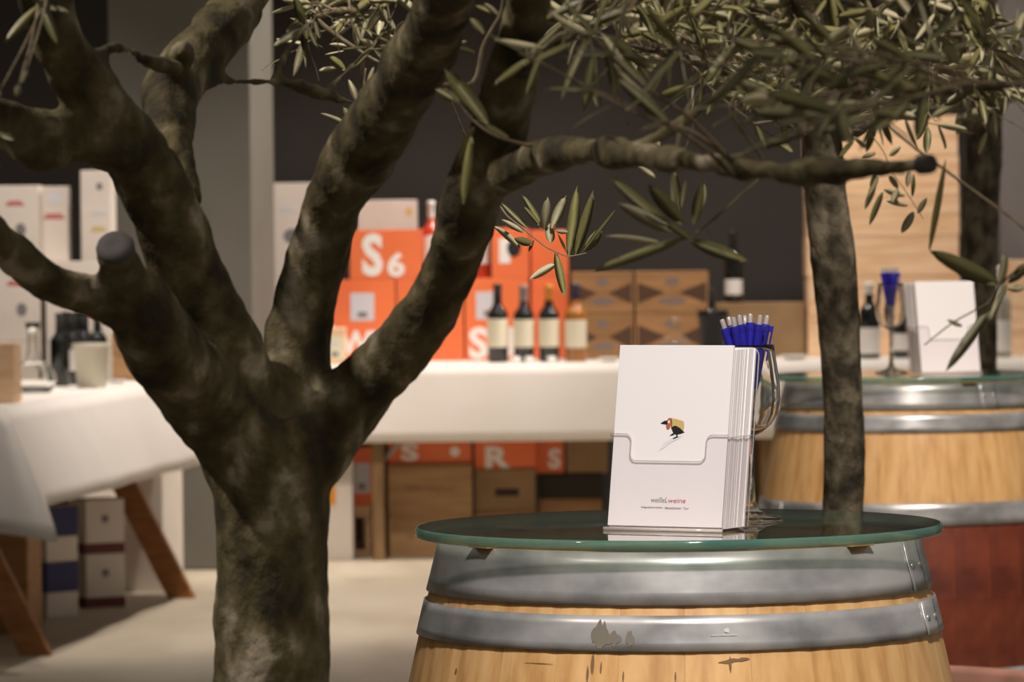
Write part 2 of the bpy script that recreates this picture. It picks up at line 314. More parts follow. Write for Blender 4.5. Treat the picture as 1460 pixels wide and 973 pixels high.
# ------------------------------------------------------------------ brochure holders, brochures
LEAN = R(9.5)
def lean_mat(y): return Matrix.Translation((0, y, .004)) @ Matrix.Rotation(-LEAN, 4, 'X')
def holder(label, loc, rz, g=None):
    t = thing('brochure_holder', label, 'holder', loc, rz, g)
    W_, D_ = .154, .062
    MB().bbox(0, W_, -.001, .088, 0, .004, .0008).build('base_plate', 'acrylic', t)
    MB().tube([(0, -.001, .002), (W_, -.001, .002)], .0021, 6).build('base_edge', 'acrylic_base', t)
    # front panel with a rounded notch, standing in the leaning plane
    h, nd, ew, r = .108, .031, .020, .008; P = [(0, 0), (W_, 0)]
    def arc(cx, cz, a0, a1, n=5): return [(cx+r*math.cos(a0+(a1-a0)*i/n), cz+r*math.sin(a0+(a1-a0)*i/n)) for i in range(n+1)]
    edge = [(W_, h)]+arc(W_-ew+.000+r*0+.0, h-r, PI/2, PI)[0:] + arc(W_-ew-2*r, h-nd+r, 0, -PI/2) + arc(ew+2*r, h-nd+r, -PI/2, -PI) + arc(ew, h-r, 0, PI/2) + [(0, h)]
    M1 = lean_mat(-.001) @ Matrix.Rotation(R(90), 4, 'X')
    MB().prism(P+edge, -.001, .001).xf(M1).build('front_panel', 'acrylic', t)
    MB().tube([M1 @ Vector((x, z, 0)) for x, z in edge], .0009, 5).build('front_edge', 'acrylic_edge', t)
    hb = .207; M2 = lean_mat(D_) @ Matrix.Rotation(R(90), 4, 'X'); rb = .01
    back = [(0, 0), (W_, 0)]+[(W_-rb+rb*math.cos(a), hb-rb+rb*math.sin(a)) for a in (0, .4, .8, 1.2, PI/2)]+[(rb-rb*math.sin(a), hb-rb+rb*math.cos(a)) for a in (0, .4, .8, 1.2, PI/2)]
    MB().prism(back, -.001, .001).xf(M2).build('back_panel', 'acrylic', t)
    MB().tube([M2 @ Vector((x, z, 0)) for x, z in back[1:]+back[:1]], .0009, 5).build('back_edge', 'acrylic_edge', t)
    for x in (.0008, W_-.0008):
        k = math.tan(LEAN)*h; mb = MB()
        mb.add([(x+s, y, z) for s in (-.0008, .0008) for y, z in ((0, .004), (D_, .004), (D_+k, h), (k, h))], [(0,1,2,3), (7,6,5,4), (0,4,5,1), (1,5,6,2), (2,6,7,3), (3,7,4,0)])
        mb.build('side_panel', 'acrylic', t)
        MB().tube([(x, k, h), (x, D_+k, h)], .0008, 5).build('side_edge', 'acrylic_edge', t)
    return t
def raven_print(par, M):
    """cork-bodied raven in flat print; M maps print metres (x right, y up) to the card"""
    def flat(name, poly, m_, dz):
        o = MB(); o.add([M @ Vector((x*.001, y*.001, dz)) for x, y in poly], [list(range(len(poly)))]); return o.build(name, m_, par)
    def ell(cx, cy, a, b, rot=0, n=14): return [(cx+a*math.cos(2*PI*i/n)*math.cos(rot)-b*math.sin(2*PI*i/n)*math.sin(rot), cy+a*math.cos(2*PI*i/n)*math.sin(rot)+b*math.sin(2*PI*i/n)*math.cos(rot)) for i in range(n)]
    flat('printed_shadow', [(14, -8), (8, -12.5), (-2, -17), (-9, -23), (-16, -26), (-10, -17), (-4, -13.5), (4, -10)], 'print_haze', .0001)
    flat('printed_cork', [(-4, 12), (4, 10.8), (13.6, 8.4), (14.8, 5), (15, 1), (14, -2.6), (6, -2), (-1.5, -1.2)], 'print_cork', .00012)
    flat('printed_cork_face', ell(-5.4, 5.2, 3.4, 6.9, -.12), 'print_rust', .00016)
    flat('printed_cork_rim', [(-3.2, 11.8), (-2.2, 11.5), (-.9, 6), (-.7, -.8), (-1.7, -1), (-1.8, 5.8)], 'print_black', .00014)
    flat('printed_eye', ell(-5.4, 7.4, 1.5, 1.8), 'print_white', .0002)
    flat('printed_beak', [(-7, 9), (-11.5, 8.4), (-16.2, 5.4), (-11.5, 4.7), (-7, 4.2)], 'print_black', .00022)
    flat('printed_wing', [(-1.2, 1), (1.5, 2.7), (4.2, 3), (9.6, .4), (16, -4.5), (10.3, -6.4), (5.4, -7.3), (2.4, -6.3), (.2, -3.6)], 'print_black', .00022)
    flat('printed_leg', [(1.8, -5.4), (3.4, -6.2), (1.8, -7.9), (-3.2, -8.6), (-1.5, -7.2)], 'print_black', .00024)
    flat('printed_leg', [(5.5, -6.8), (7.4, -7), (6.9, -9.2), (9.2, -9.8), (2, -12.8), (1.4, -11.4), (5.4, -9.6)], 'print_black', .00024)
def brochures(loc, rz, label0, label, group, printed, nb=15):
    Mw = Matrix.Translation(loc) @ Matrix.Rotation(rz, 4, 'Z')
    rnd = random.Random(5); bw, bh = .148, .21; y = .0018; gap = (.0576)/nb
    card = MB().bbox(0, bw, 0, gap*.97, 0, bh, .0002, 0).mesh('brochure', ['paper'])
    for i in range(nb):
        o = link('brochure', card); ox = .003+rnd.uniform(-.0007, .0009); oz = .0 if i == 0 else -.004+rnd.uniform(-.0008, .001)
        if i == 0: oz = .0015
        o.matrix_world = Mw @ lean_mat(y+i*gap) @ Matrix.Translation((ox, 0, max(oz, 0) if i else oz)) @ Matrix.Diagonal((1, 1, 1 if i == 0 else .985, 1))
        tag(o, label0 if i == 0 else label, 'brochure', None if i == 0 else group)
        if i == 0 and printed:
            raven_print(o, Matrix(((1, 0, 0, .0765), (0, 0, -1, -.0003), (0, 1, 0, .1135), (0, 0, 0, 1))) )
            text('weißeL', .0085, 'print_grey', o, fr(.0655, -.0003, .0305), shear=.15, fit=(.0215, .0062))
            text('weine', .0085, 'print_red', o, fr(.0885, -.0003, .0300), shear=.15, fit=(.0225, .0055))
            text('Degustationsliste', .004, 'print_grey', o, fr(.0565, -.0003, .0215), fit=(.0275, .0028), bold=.00004)
            text('|', .004, 'print_grey', o, fr(.0728, -.0003, .0213), fit=(.0004, .003))
            text('Bestellschein', .004, 'print_grey', o, fr(.0845, -.0003, .0214), fit=(.0205, .0026), bold=.00004)
            text('Tour', .004, 'print_grey', o, fr(.101, -.0003, .0213), fit=(.0075, .0026), bold=.00004)
HP = onz(861.5, 756, GT); HP.z = GT
holder('clear acrylic holder full of raven brochures on the round glass', HP, R(-30))
brochures(HP, R(-30), 'white brochure with cork raven and red lettering, front of its stack', 'plain white brochure in the stack behind the raven brochure', 'brochures behind the raven brochure', True)
HP2 = at(1313, 536, 11.22); HP2.z = GT
holder('clear acrylic holder with blank white brochures on the stained barrel', HP2, R(20))
brochures(HP2, R(20), 'blank white brochure at the front of the stained barrel\'s holder', 'white brochure in the blank stack on the stained barrel', 'brochures in the holder on the stained barrel', False, 12)
# ------------------------------------------------------------------ wine glasses with pens
def wine_glass(label, loc, s=1.0):
    t = thing('wine_glass', label, 'glass', loc)
    o = MB().lathe([(r*s, z*s) for r, z in [(.0, .001), (.037, .0005), (.0385, .002), (.036, .0035), (.02, .007), (.009, .013), (.0055, .024), (.0042, .05), (.0042, .085), (.0055, .1)]], 36).build('stem', 'lead_glass', t)
    out = [(.0055, .1), (.014, .1045), (.025, .113), (.0325, .126), (.0358, .142), (.0355, .16), (.033, .18), (.0300, .2), (.0288, .208)]
    MB().lathe([(r*s, z*s) for r, z in out]+[((r-.0012)*s, z*s) for r, z in out[::-1][:-1]]+[(0, .103*s)], 40, cap0=False).build('bowl', 'lead_glass', t)
    return t
def pen_meshes():
    body = MB().lathe([(.0052, .048), (.0056, .06), (.0056, .115), (.005, .122)], 12).mesh('barrel', 'pen_blue')
    grip = MB().lathe([(.0011, 0), (.0014, .006), (.0042, .018), (.0052, .026), (.0052, .048)], 12).mesh('grip', 'capsule_grey')
    clip = MB().bbox(-.0024, .0024, -.0098, -.0078, .082, .124, .0006).bbox(-.0024, .0024, -.0092, .001, .117, .1235, .0006).mesh('clip', 'pen_blue')
    push = MB().lathe([(.0030, .121), (.0030, .134), (.0022, .1355)], 10).mesh('push_button', 'pen_clear')
    crown = MB().lathe([(.0056, .1145), (.006, .118), (.0054, .1245)], 12).mesh('crown', 'pen_blue')
    return [('body', body), ('grip', grip), ('clip', clip), ('push_button', push), ('crown', crown)]
PEN = pen_meshes()
def pens(base, tops, label, group, s=1.0):
    for i, (bx, by, tx, ty, tz, ra) in enumerate(tops):
        b_ = Vector(base)+Vector((bx, by, .110*s)); d = (Vector(base)+Vector((tx, ty, tz))-b_).normalized()
        t = thing('ballpoint_pen', label, 'pen', b_, 0, group)
        t.rotation_mode = 'QUATERNION'; t.rotation_quaternion = d.to_track_quat('Z', 'Y') @ Matrix.Rotation(ra, 3, 'Z').to_quaternion()
        for nm, me in PEN: link(nm, me, t)
G1 = onz(1071, 742, GT); G1.z = GT
wine_glass('stemmed wine glass holding blue pens beside the raven brochures', G1)
tp = []
for px, dy, ra in ((1032, -.010, 2.7), (1043, .012, .3), (1057, -.012, .2), (1073, .010, -.2), (1085, -.013, .5), (1096, .006, -.3), (1048, -.016, 3.0), (1066, .02, 1.0)):
    tx = (px-1071)/1215; tp.append((-tx*.22, -dy*.3, tx, dy, .236, ra))
pens(G1, tp, 'blue push-button pen in the wine glass beside the raven brochures', 'blue pens in the wine glass beside the raven brochures')
G2 = at(1271, 536, 11.36); G2.z = GT
wine_glass('stemmed wine glass with blue pens on the stained barrel', G2)
tp = []
for k in range(9):
    a = 2*PI*k/9; r = .021 if k % 2 else .014; tp.append((-.2*r*math.cos(a), -.2*r*math.sin(a), r*math.cos(a), r*math.sin(a), .236, a))
pens(G2, tp, 'blue push-button pen in the wine glass on the stained barrel', 'blue pens in the wine glass on the stained barrel')
# ------------------------------------------------------------------ olive trees
rng = random.Random(11)
def leaf_mesh(curve, nm):
    N = 7; mb = MB(); vs = []; rows = []
    for i in range(N+1):
        u = i/N; w = .5*math.sin(PI*min(u*.97+.03, 1))**.6*(1-.12*u); w = max(w, .02 if 0 < i < N else .012); z = curve*math.sin(PI*u*.9)
        rows.append(len(vs)); vs += [(u, -w, z+.012), (u, 0, z-.012), (u, w, z+.012), (u, 0, z-.034)]
    for i in range(N):
        a, b = rows[i], rows[i+1]
        mb_f = [(a, b, b+1, a+1), (a+1, b+1, b+2, a+2)]
        if i == 0: mb.add(vs, mb_f, 0, True)
        else:
            for f in mb_f: mb.f.append(list(f)); mb.m.append(0); mb.sm.append(True)
        for f in ((a+2, b+2, b+3, a+3), (a+3, b+3, b, a)): mb.f.append(list(f)); mb.m.append(1); mb.sm.append(True)
    return mb.mesh(nm, ['leaf_top', 'leaf_under'])
LEAVES = [leaf_mesh(c, 'leaf') for c in (.02, .07, .13, -.05)]
def leaf(parent, p0, p1, width, nrm, k=None):
    x = p1-p0; L = x.length; x.normalize(); n = nrm-x*nrm.dot(x); n = n.normalized() if n.length > 1e-4 else x.orthogonal().normalized(); y = n.cross(x)
    o = link('leaf', LEAVES[rng.randrange(4) if k is None else k], parent)
    zz = min(L*.55, width*1.6)
    M = Matrix(((x.x*L, y.x*width, n.x*zz, p0.x), (x.y*L, y.y*width, n.y*zz, p0.y), (x.z*L, y.z*width, n.z*zz, p0.z), (0, 0, 0, 1)))
    o.matrix_world = M if parent is None else parent.matrix_world.inverted() @ M
    return o
def smooth(pts, sub=5):
    """Catmull-Rom through (Vector, radius)"""
    out = []
    for i in range(len(pts)-1):
        q = [pts[max(i-1, 0)], pts[i], pts[i+1], pts[min(i+2, len(pts)-1)]]
        for k in range(sub):
            t = k/sub; c = (-.5*t**3+t*t-.5*t, 1.5*t**3-2.5*t*t+1, -1.5*t**3+2*t*t+.5*t, .5*t**3-.5*t*t)
            out.append((sum((q[j][0]*c[j] for j in range(4)), Vector()), sum(q[j][1]*c[j] for j in range(4))))
    out.append(pts[-1]); return out
def pxl(lst):
    """(px, py, width px, depth) -> smoothed (point, radius)"""
    return smooth([(at(x, y, d), w/2*d/FPX) for x, y, w, d in lst])
def wood(limbs, voxel, mname, amp, seed):
    mb = MB()
    for L in limbs: mb.tube([p for p, r in L], [r for p, r in L], 20)
    me = mb.mesh('branches', mname); o = link('branches', me)
    md = o.modifiers.new('r', 'REMESH'); md.mode = 'VOXEL'; md.voxel_size = voxel; md.use_smooth_shade = True
    sm = o.modifiers.new('s', 'SMOOTH'); sm.iterations = 14; sm.factor = .5
    bpy.context.view_layer.update(); me2 = bpy.data.meshes.new_from_object(o.evaluated_get(bpy.context.evaluated_depsgraph_get()))
    bpy.data.objects.remove(o)
    nr = [v.normal.copy() for v in me2.vertices]
    for v, n_ in zip(me2.vertices, nr):
        c = v.co; h = noise.fractal(Vector((c.x*15+seed, c.y*15, c.z*11)), 1, 2.1, 5)*.6+noise.noise(Vector((c.x*70, c.y*70+seed, c.z*45)))*.3
        v.co = c+n_*(h*amp)
    me2.polygons.foreach_set('use_smooth', [True]*len(me2.polygons)); me2.update(); return me2
def twig_leaves(root, pts, r0, nl, ll, lw=.19, start=.3, stuff=None, spread=(.55, 1.0), tmat='twig_bark'):
    pts = smooth([(p, 1) for p in pts], 4); P = [p for p, _ in pts]; n = len(P)
    mb = MB().tube(P, [r0*(1-.65*i/(n-1)) for i in range(n)], 5)
    tw = mb.build('twig', tmat, root); tw.matrix_parent_inverse = root.matrix_world.inverted()
    tw.matrix_world = Matrix.Identity(4)
    bpy_parent = tw
    ph = rng.uniform(0, PI)
    for k in range(nl):
        u = start+(1-start)*(k//2+.5)/max((nl+1)//2, 1); i = min(int(u*(n-1)), n-2); f = u*(n-1)-i; p = P[i].lerp(P[i+1], f); t = (P[i+1]-P[i]).normalized()
        s = t.orthogonal().normalized(); s = Matrix.Rotation(ph+(k//2)*PI/2+(PI if k % 2 else 0)+rng.uniform(-.4, .4), 3, t) @ s
        an = rng.uniform(*spread); d = (t*math.cos(an)+s*math.sin(an)); d.z -= rng.uniform(-.1, .25); d.normalize()
        L = ll*rng.uniform(.7, 1.15); nn = (s*-math.cos(an)+t*math.sin(an)+Vector((0, 0, .7))).normalized()
        leaf_ids.append((tw, p, p+d*L, L*lw*rng.uniform(.85, 1.15), nn))
    if nl:
        t = (P[-1]-P[-2]).normalized(); leaf_ids.append((tw, P[-1], P[-1]+t*ll*.8, ll*lw*.8, Vector((rng.uniform(-.6, .6), -.3, 1))))
    return tw
def flush_leaves(root, keep=285):
    """the nearest leaves one by one, the rest joined"""
    ls = sorted(leaf_ids, key=lambda e: -((e[2]-e[1]).length/max(e[1].y, .1)))
    bpy.context.view_layer.update()
    for e in ls[:keep]: leaf(e[0], e[1], e[2], e[3], e[4])
    if ls[keep:]:
        mb = MB()
        for tw, p0, p1, wd, nn in ls[keep:]:
            me = LEAVES[rng.randrange(4)]; x = (p1-p0); L = x.length; x.normalize(); n_ = (nn-x*nn.dot(x)).normalized(); y = n_.cross(x); zz = min(L*.55, wd*1.6); o = len(mb.v)
            mb.v += [tuple(p0+x*(v.co.x*L)+y*(v.co.y*wd)+n_*(v.co.z*zz)) for v in me.vertices]
            for pl in me.polygons: mb.f.append([o+i for i in pl.vertices]); mb.m.append(pl.material_index); mb.sm.append(True)
        o = mb.build('foliage', ['leaf_top', 'leaf_under'], root); o.matrix_parent_inverse = root.matrix_world.inverted(); o['kind'] = 'stuff'
    leaf_ids.clear()
def attach(me, root, name='branches'):
    o = link(name, me, root); o.matrix_parent_inverse = root.matrix_world.inverted(); return o
def near(limbs, p):
    return min((q for L in limbs for q, r in L), key=lambda q: (q-p).length)
def droop(a, b, sag=.04):
    m_ = (a+b)/2+Vector((rng.uniform(-.03, .03), rng.uniform(-.03, .03), rng.uniform(-.2, 1)*sag)); return [a, a.lerp(m_, .5)+Vector((0, 0, sag*.3)), m_, b]
leaf_ids = []
def planter(label, loc, r, h):
    t = thing('plant_pot', label, 'pot', loc)
    MB().lathe([(r*.72, 0), (r*.95, h*.86), (r*.95, h*.87), (r, h*.88), (r, h*.985), (r*.985, h), (r*.93, h), (r*.915, h*.98), (r*.9, h*.86)], 64, cap1=False).build('pot', 'terracotta', t)
    MB().lathe([(r*.885, h*.80), (r*.905, h*.88), (r*.6, h*.90), (r*.3, h*.895), (0, h*.9)], 48).build('soil', 'soil', t); return t
# --- big gnarled tree in front
D = 4.4
trunk = pxl([(388, 1560, 215, D), (388, 1380, 190, D), (390, 1120, 174, D), (389, 973, 167, D), (388, 860, 165, D), (388, 770, 166, D), (386, 700, 172, D), (380, 650, 190, D), (372, 600, 205, D)])
limbA = pxl([(365, 640, 130, D), (330, 545, 125, D-.02), (290, 450, 118, D-.05), (258, 370, 108, D-.08), (232, 300, 104, D-.1), (195, 225, 98, D-.13), (140, 150, 92, D-.17), (90, 75, 78, D-.21), (52, 0, 52, D-.25), (20, -80, 44, D-.3)])
limbA2 = pxl([(118, 110, 40, D-.18), (105, 60, 30, D-.2), (98, 10, 26, D-.22), (90, -60, 24, D-.25)])
limbB = pxl([(190, 225, 70, D-.15), (120, 200, 66, D-.18), (60, 180, 58, D-.21), (0, 160, 46, D-.24), (-60, 140, 42, D-.27)])
limbB2 = pxl([(120, 205, 40, D-.18), (70, 222, 48, D-.2), (35, 215, 44, D-.22), (0, 200, 30, D-.25), (-50, 180, 30, D-.28)])
limbC = pxl([(262, 290, 60, D-.06), (246, 230, 66, D-.02), (238, 180, 76, D+.02), (243, 132, 86, D+.06), (272, 88, 84, D+.1), (312, 46, 75, D+.15), (343, 0, 68, D+.2), (380, -70, 58, D+.3)])
knobC = pxl([(245, 110, 50, D+.05), (258, 78, 34, D+.02), (264, 66, 22, D)])
limbD = pxl([(355, 660, 110, D), (300, 580, 125, D-.05), (250, 515, 118, D-.12), (210, 455, 104, D-.18), (180, 405, 78, D-.22), (164, 352, 58, D-.26)])
limbE = pxl([(215, 465, 70, D-.18), (160, 432, 66, D-.2), (105, 418, 62, D-.23), (50, 388, 58, D-.26), (0, 345, 55, D-.3), (-60, 290, 50, D-.34)])
limbF = pxl([(395, 640, 130, D), (418, 560, 112, D+.02), (424, 490, 94, D+.03), (436, 425, 88, D+.03), (454, 360, 86, D+.02), (476, 290, 86, D), (506, 232, 98, D-.04), (548, 168, 98, D-.1), (586, 105, 96, D-.18), (616, 45, 90, D-.26), (638, -15, 86, D-.34), (665, -90, 78, D-.42)])
limbG = pxl([(420, 660, 130, D), (462, 605, 125, D), (512, 558, 100, D), (565, 503, 90, D-.02), (613, 442, 86, D-.05), (644, 382, 84, D-.08), (661, 320, 86, D-.12), (682, 258, 88, D-.16), (710, 185, 84, D-.2), (733, 105, 78, D-.25), (748, 25, 70, D-.3), (760, -80, 60, D-.36)])
limbH = pxl([(690, 262, 70, D-.15), (745, 232, 56, D-.25), (820, 216, 44, D-.4), (900, 220, 40, D-.52), (980, 230, 38, D-.62), (1070, 240, 38, D-.7), (1160, 246, 36, D-.76), (1240, 240, 32, D-.8), (1325, 234, 24, D-.84)])
limbI = pxl([(255, 100, 24, D), (205, 84, 20, D-.05), (185, 72, 17, D-.1), (160, 68, 17, D-.15), (138, 80, 20, D-.19)])
limbJ = pxl([(285, 112, 24, D+.08), (320, 116, 17, D+.12), (360, 117, 17, D+.16), (405, 119, 19, D+.2), (440, 128, 24, D+.23), (475, 140, 16, D+.26), (535, 154, 9, D+.3)])
limbJ2 = pxl([(388, 118, 16, D+.19), (405, 82, 15, D+.22), (432, 42, 15, D+.26), (460, 20, 12, D+.3), (505, 16, 9, D+.34)])
limbJ3 = pxl([(462, 134, 14, D+.25), (490, 105, 13, D+.28), (530, 68, 11, D+.32), (560, 20, 9, D+.36), (572, -20, 8, D+.4)])
limbK = pxl([(735, 100, 34, D-.26), (800, 60, 26, D-.4), (870, 25, 22, D-.5), (950, -30, 20, D-.6)])
limbL = pxl([(900, 218, 26, D-.52), (985, 165, 20, D-.5), (1040, 120, 18, D-.48), (1100, 70, 14, D-.45), (1160, 20, 12, D-.4)])
limbM = pxl([(1000, 232, 20, D-.63), (1120, 200, 17, D-.7), (1240, 150, 15, D-.8), (1360, 130, 13, D-.88), (1470, 120, 11, D-.95)])
LT1 = [trunk, limbA, limbA2, limbB, limbB2, limbC, knobC, limbD, limbE, limbF, limbG, limbH, limbI, limbJ, limbJ2, limbJ3, limbK, limbL, limbM]
base = trunk[0][0]; PT = .42
T1 = thing('olive_tree', 'large gnarled olive tree with mossy forked trunk and sawn stub', 'tree', (base.x, base.y, PT*.85))
trunk.insert(0, (Vector((base.x, base.y, PT*.85)), trunk[0][1]*1.25))
bpy.context.view_layer.update()
attach(wood(LT1, .0042, 'bark', .0075, 3), T1, 'trunk')
planter('terracotta pot of the large gnarled olive tree', (base.x, base.y, 0), .34, PT)
# sawn face of the stub and of the long branch
for (a_, b_, r_) in ((limbD[-2][0], limbD[-1][0], limbD[-1][1]*.93), (limbH[-2][0], limbH[-1][0], limbH[-1][1]*1.15)):
    d = (b_-a_).normalized(); o = MB().lathe([(r_*1.02, -.008), (r_*1.04, 0), (r_*.95, .0035), (r_*.5, .0045), (0, .0035)], 20).build('sawn_end', 'cut_wood', T1)
    o.matrix_parent_inverse = T1.matrix_world.inverted(); o.matrix_world = Matrix.Translation(b_-d*.001) @ d.to_track_quat('Z', 'Y').to_matrix().to_4x4()
# sprigs measured in the photograph: (origin, scale, depth, twig points, leaves base->tip, width)
def sprig(root, org, sc, dep, twig, leaves, r0, limbs, link_to=None, up=(.15, -.75, .6), under=.5):
    q = lambda x, y, dz=0: at(org[0]+x/sc, org[1]+y/sc, dep+dz)
    pts = [q(*t) for t in twig]
    if link_to is not False: pts = droop(near(limbs, pts[0]), pts[0], .01)[:-1]+pts
    tw = twig_leaves(root, pts, r0, 0, .05)
    for (bx, by, tx, ty, w) in leaves:
        nn = Vector((up[0]+rng.uniform(-.5, .5), up[1]*(1 if rng.random() > under else -1), up[2]*rng.uniform(-.2, 1)))
        leaf_ids.append((tw, q(bx, by), q(tx, ty, rng.uniform(-.02, .02)), w*.98/sc*dep/FPX, nn))
sprig(T1, (700, 250), 5.405, 5.3, [(-10, 150), (70, 240), (130, 320), (240, 405), (330, 480), (420, 550), (520, 600), (600, 625), (735, 600)],
      [(600, 620, 665, 85, 100), (650, 620, 790, 115, 95), (700, 600, 965, 262, 42), (725, 580, 850, 410, 95), (410, 410, 435, 165, 85), (470, 410, 582, 155, 90), (385, 370, 238, 145, 52), (380, 390, 245, 235, 42), (285, 410, 80, 212, 66), (250, 440, 80, 340, 50), (220, 560, 20, 395, 75), (320, 530, 180, 490, 70), (505, 680, 295, 805, 72), (498, 600, 570, 945, 75), (460, 520, 450, 370, 95), (500, 430, 600, 440, 40), (590, 600, 515, 450, 28), (330, 500, 290, 590, 25)], .0016, LT1)
sprig(T1, (680, 220), 3.476, 4.0, [(1430, 60), (1310, 200), (1200, 300), (1090, 390), (1045, 420), (960, 370)],
      [(950, 350, 662, 112, 95), (960, 385, 700, 245, 80), (1025, 345, 848, 150, 85), (990, 310, 970, 80, 42), (1075, 350, 1120, 140, 62), (930, 445, 635, 408, 42), (1030, 415, 575, 580, 58), (1060, 430, 1342, 530, 80), (1140, 370, 1170, 420, 24), (1060, 425, 940, 340, 50)], .002, LT1)
sprig(T1, (1210, 370), 5.56, 4.0, [(1500, -150), (1350, 60), (1190, 210), (1120, 330), (1050, 380), (830, 500), (600, 680)],
      [(1120, 400, 770, 890, 100), (1180, 190, 640, -70, 150), (640, -75, 770, -800, 62), (1190, 200, 1240, -60, 90), (1250, 200, 1120, 480, 60), (900, 530, 780, 480, 45), (1420, 60, 1260, 190, 80), (1390, 230, 1240, 220, 70)], .0016, LT1)
sprig(T1, (600, 0), 4.424, 4.05, [(480, 860), (330, 760), (240, 650), (150, 560)],
      [(420, 780, 150, 430, 120), (240, 640, 90, 560, 70), (330, 800, 240, 1010, 60), (330, 760, 560, 870, 70), (270, 1290, 320, 850, 70)], .002, LT1)
sprig(T1, (600, 0), 4.424, 4.3, [(330, 520), (390, 300), (450, 180), (500, 90), (520, -20)],
      [(500, 90, 340, 30, 55), (490, 100, 400, 20, 50), (400, 210, 310, 110, 60), (340, 330, 220, 300, 40), (290, 260, 230, 280, 25)], .003, LT1)
sprig(T1, (370, 0), 4.424, 4.95, [(640, 660), (655, 560), (670, 430)], [(630, 660, 560, 500, 50), (590, 790, 530, 670, 55), (580, 800, 385, 715, 45), (680, 520, 720, 420, 35), (780, 400, 840, 290, 55), (540, 440, 430, 350, 55), (480, 430, 375, 445, 40), (750, 220, 765, -10, 80), (530, 320, 415, 345, 30), (550, 290, 440, 280, 35)], .0025, LT1)
sprig(T1, (370, 0), 4.424, 4.8, [(330, 90), (460, 205), (600, 300), (700, 365), (830, 430)], [(640, 260, 560, 60, 40), (640, 260, 700, 60, 40), (480, 210, 540, 120, 40), (800, 430, 770, 470, 40), (950, 180, 890, 170, 30), (380, 240, 350, 110, 40)], .004, LT1)
# more leafy shoots of the near crown: small sharp ones by the upper middle, larger soft ones to the right
for k in range(16):
    p = at(rng.uniform(400, 600), rng.uniform(-20, 95), rng.uniform(4.6, 5.0)); a = near([limbJ, limbJ2, limbJ3], p)
    twig_leaves(T1, droop(a, p, .02), .0016, rng.choice((4, 6, 6)), .034, .27, .3)
NR = [limbH, limbK, limbL, limbM, limbG]
for k in range(30):
    x = rng.uniform(700, 1460); y = rng.uniform(-20, 215) if x > 1000 else rng.uniform(-20, 120); dp = rng.uniform(3.2, 4.0)
    p = at(x, y, dp); a = near(NR, p); 
    if (a-p).length > .30: p = a+(p-a)*.5
    twig_leaves(T1, droop(a, p, .02), .002, rng.choice((2, 4, 4)), .052, .21, .45)
for k in range(5):
    p = at(rng.uniform(-10, 40), rng.uniform(60, 260), 3.7); a = near([limbB, limbB2, limbA], p); twig_leaves(T1, droop(a, p, .01), .002, 2, .04)
flush_leaves(T1, 290)
# --- slender tree behind the first barrel
E = 8.3
t2 = pxl([(1204, 960, 66, E), (1203, 850, 62, E), (1202, 740, 61, E), (1204, 650, 62, E), (1201, 560, 58, E), (1196, 460, 62, E), (1187, 360, 66, E), (1177, 280, 62, E), (1172, 200, 58, E), (1165, 120, 50, E-.05), (1150, 30, 42, E-.1), (1140, -80, 36, E-.2)])
t2b = [pxl([(1172, 190, 40, E), (1230, 110, 30, E-.1), (1290, 40, 24, E-.25), (1340, -40, 20, E-.4)]),
       pxl([(1168, 150, 40, E), (1090, 120, 28, E-.15), (1000, 90, 20, E-.3), (920, 70, 14, E-.4), (840, 50, 10, E-.45)]),
       pxl([(1160, 90, 34, E), (1080, 20, 26, E+.2), (1000, -40, 20, E+.4)]),
       pxl([(1170, 200, 30, E), (1240, 175, 20, E+.2), (1330, 130, 16, E+.3), (1430, 90, 12, E+.4)]),
       pxl([(1290, 40, 18, E-.25), (1370, 50, 14, E-.3), (1450, 30, 10, E-.3)])]
LT2 = [t2]+t2b; b2 = t2[0][0]
T2 = thing('olive_tree', 'slender straight grey olive trunk rising behind the raven brochures', 'tree', (b2.x, b2.y, .5))
t2.insert(0, (Vector((b2.x, b2.y, .5)), t2[0][1]*1.1)); bpy.context.view_layer.update()
attach(wood(LT2, .0055, 'bark_grey', .003, 8), T2, 'trunk')
rp = at(1202, 977, E)
planter('pink terracotta pot rim showing past the pale oak barrel', (b2.x, b2.y, 0), .405, rp.z)
sprig(T2, (1120, 150), 2.494, 8.0, [(230, 70), (290, 95), (345, 160), (375, 230), (430, 310), (490, 405)],
      [(345, 310, 298, 428, 28), (320, 285, 283, 372, 28), (440, 230, 432, 292, 26), (455, 245, 450, 328, 20), (455, 380, 412, 455, 34), (470, 385, 503, 330, 24), (350, 300, 425, 325, 26), (360, 340, 437, 360, 22), (370, 180, 410, 148, 26), (245, 120, 188, 192, 22), (290, 155, 240, 112, 20), (330, 250, 290, 330, 24), (400, 300, 380, 345, 30), (330, 215, 300, 290, 20), (370, 250, 400, 300, 26), (320, 170, 270, 190, 22)], .0016, LT2, up=(.2, .75, .6), under=.2)
sprig(T2, (700, 0), 3.243, 8.1, [(1000, 330), (930, 600), (860, 780)], [(860, 860, 840, 785, 30), (870, 980, 850, 790, 45), (950, 990, 985, 850, 60), (760, 820, 680, 765, 30), (880, 960, 900, 830, 30), (780, 680, 730, 650, 55)], .0016, LT2)
for k in range(105):
    while True:
        x = rng.uniform(770, 1470); y = rng.uniform(-45, 200)
        lim = 60+(x-770)*.42 if x < 1100 else 195
        if y < lim: break
    p = at(x, y, E+rng.uniform(-.7, .7)); a = near(LT2, p)
    twig_leaves(T2, droop(a, p, .03), .0022, rng.choice((4, 6, 8)), .068, .28, .35, spread=(.4, 1.1))
flush_leaves(T2, 290)
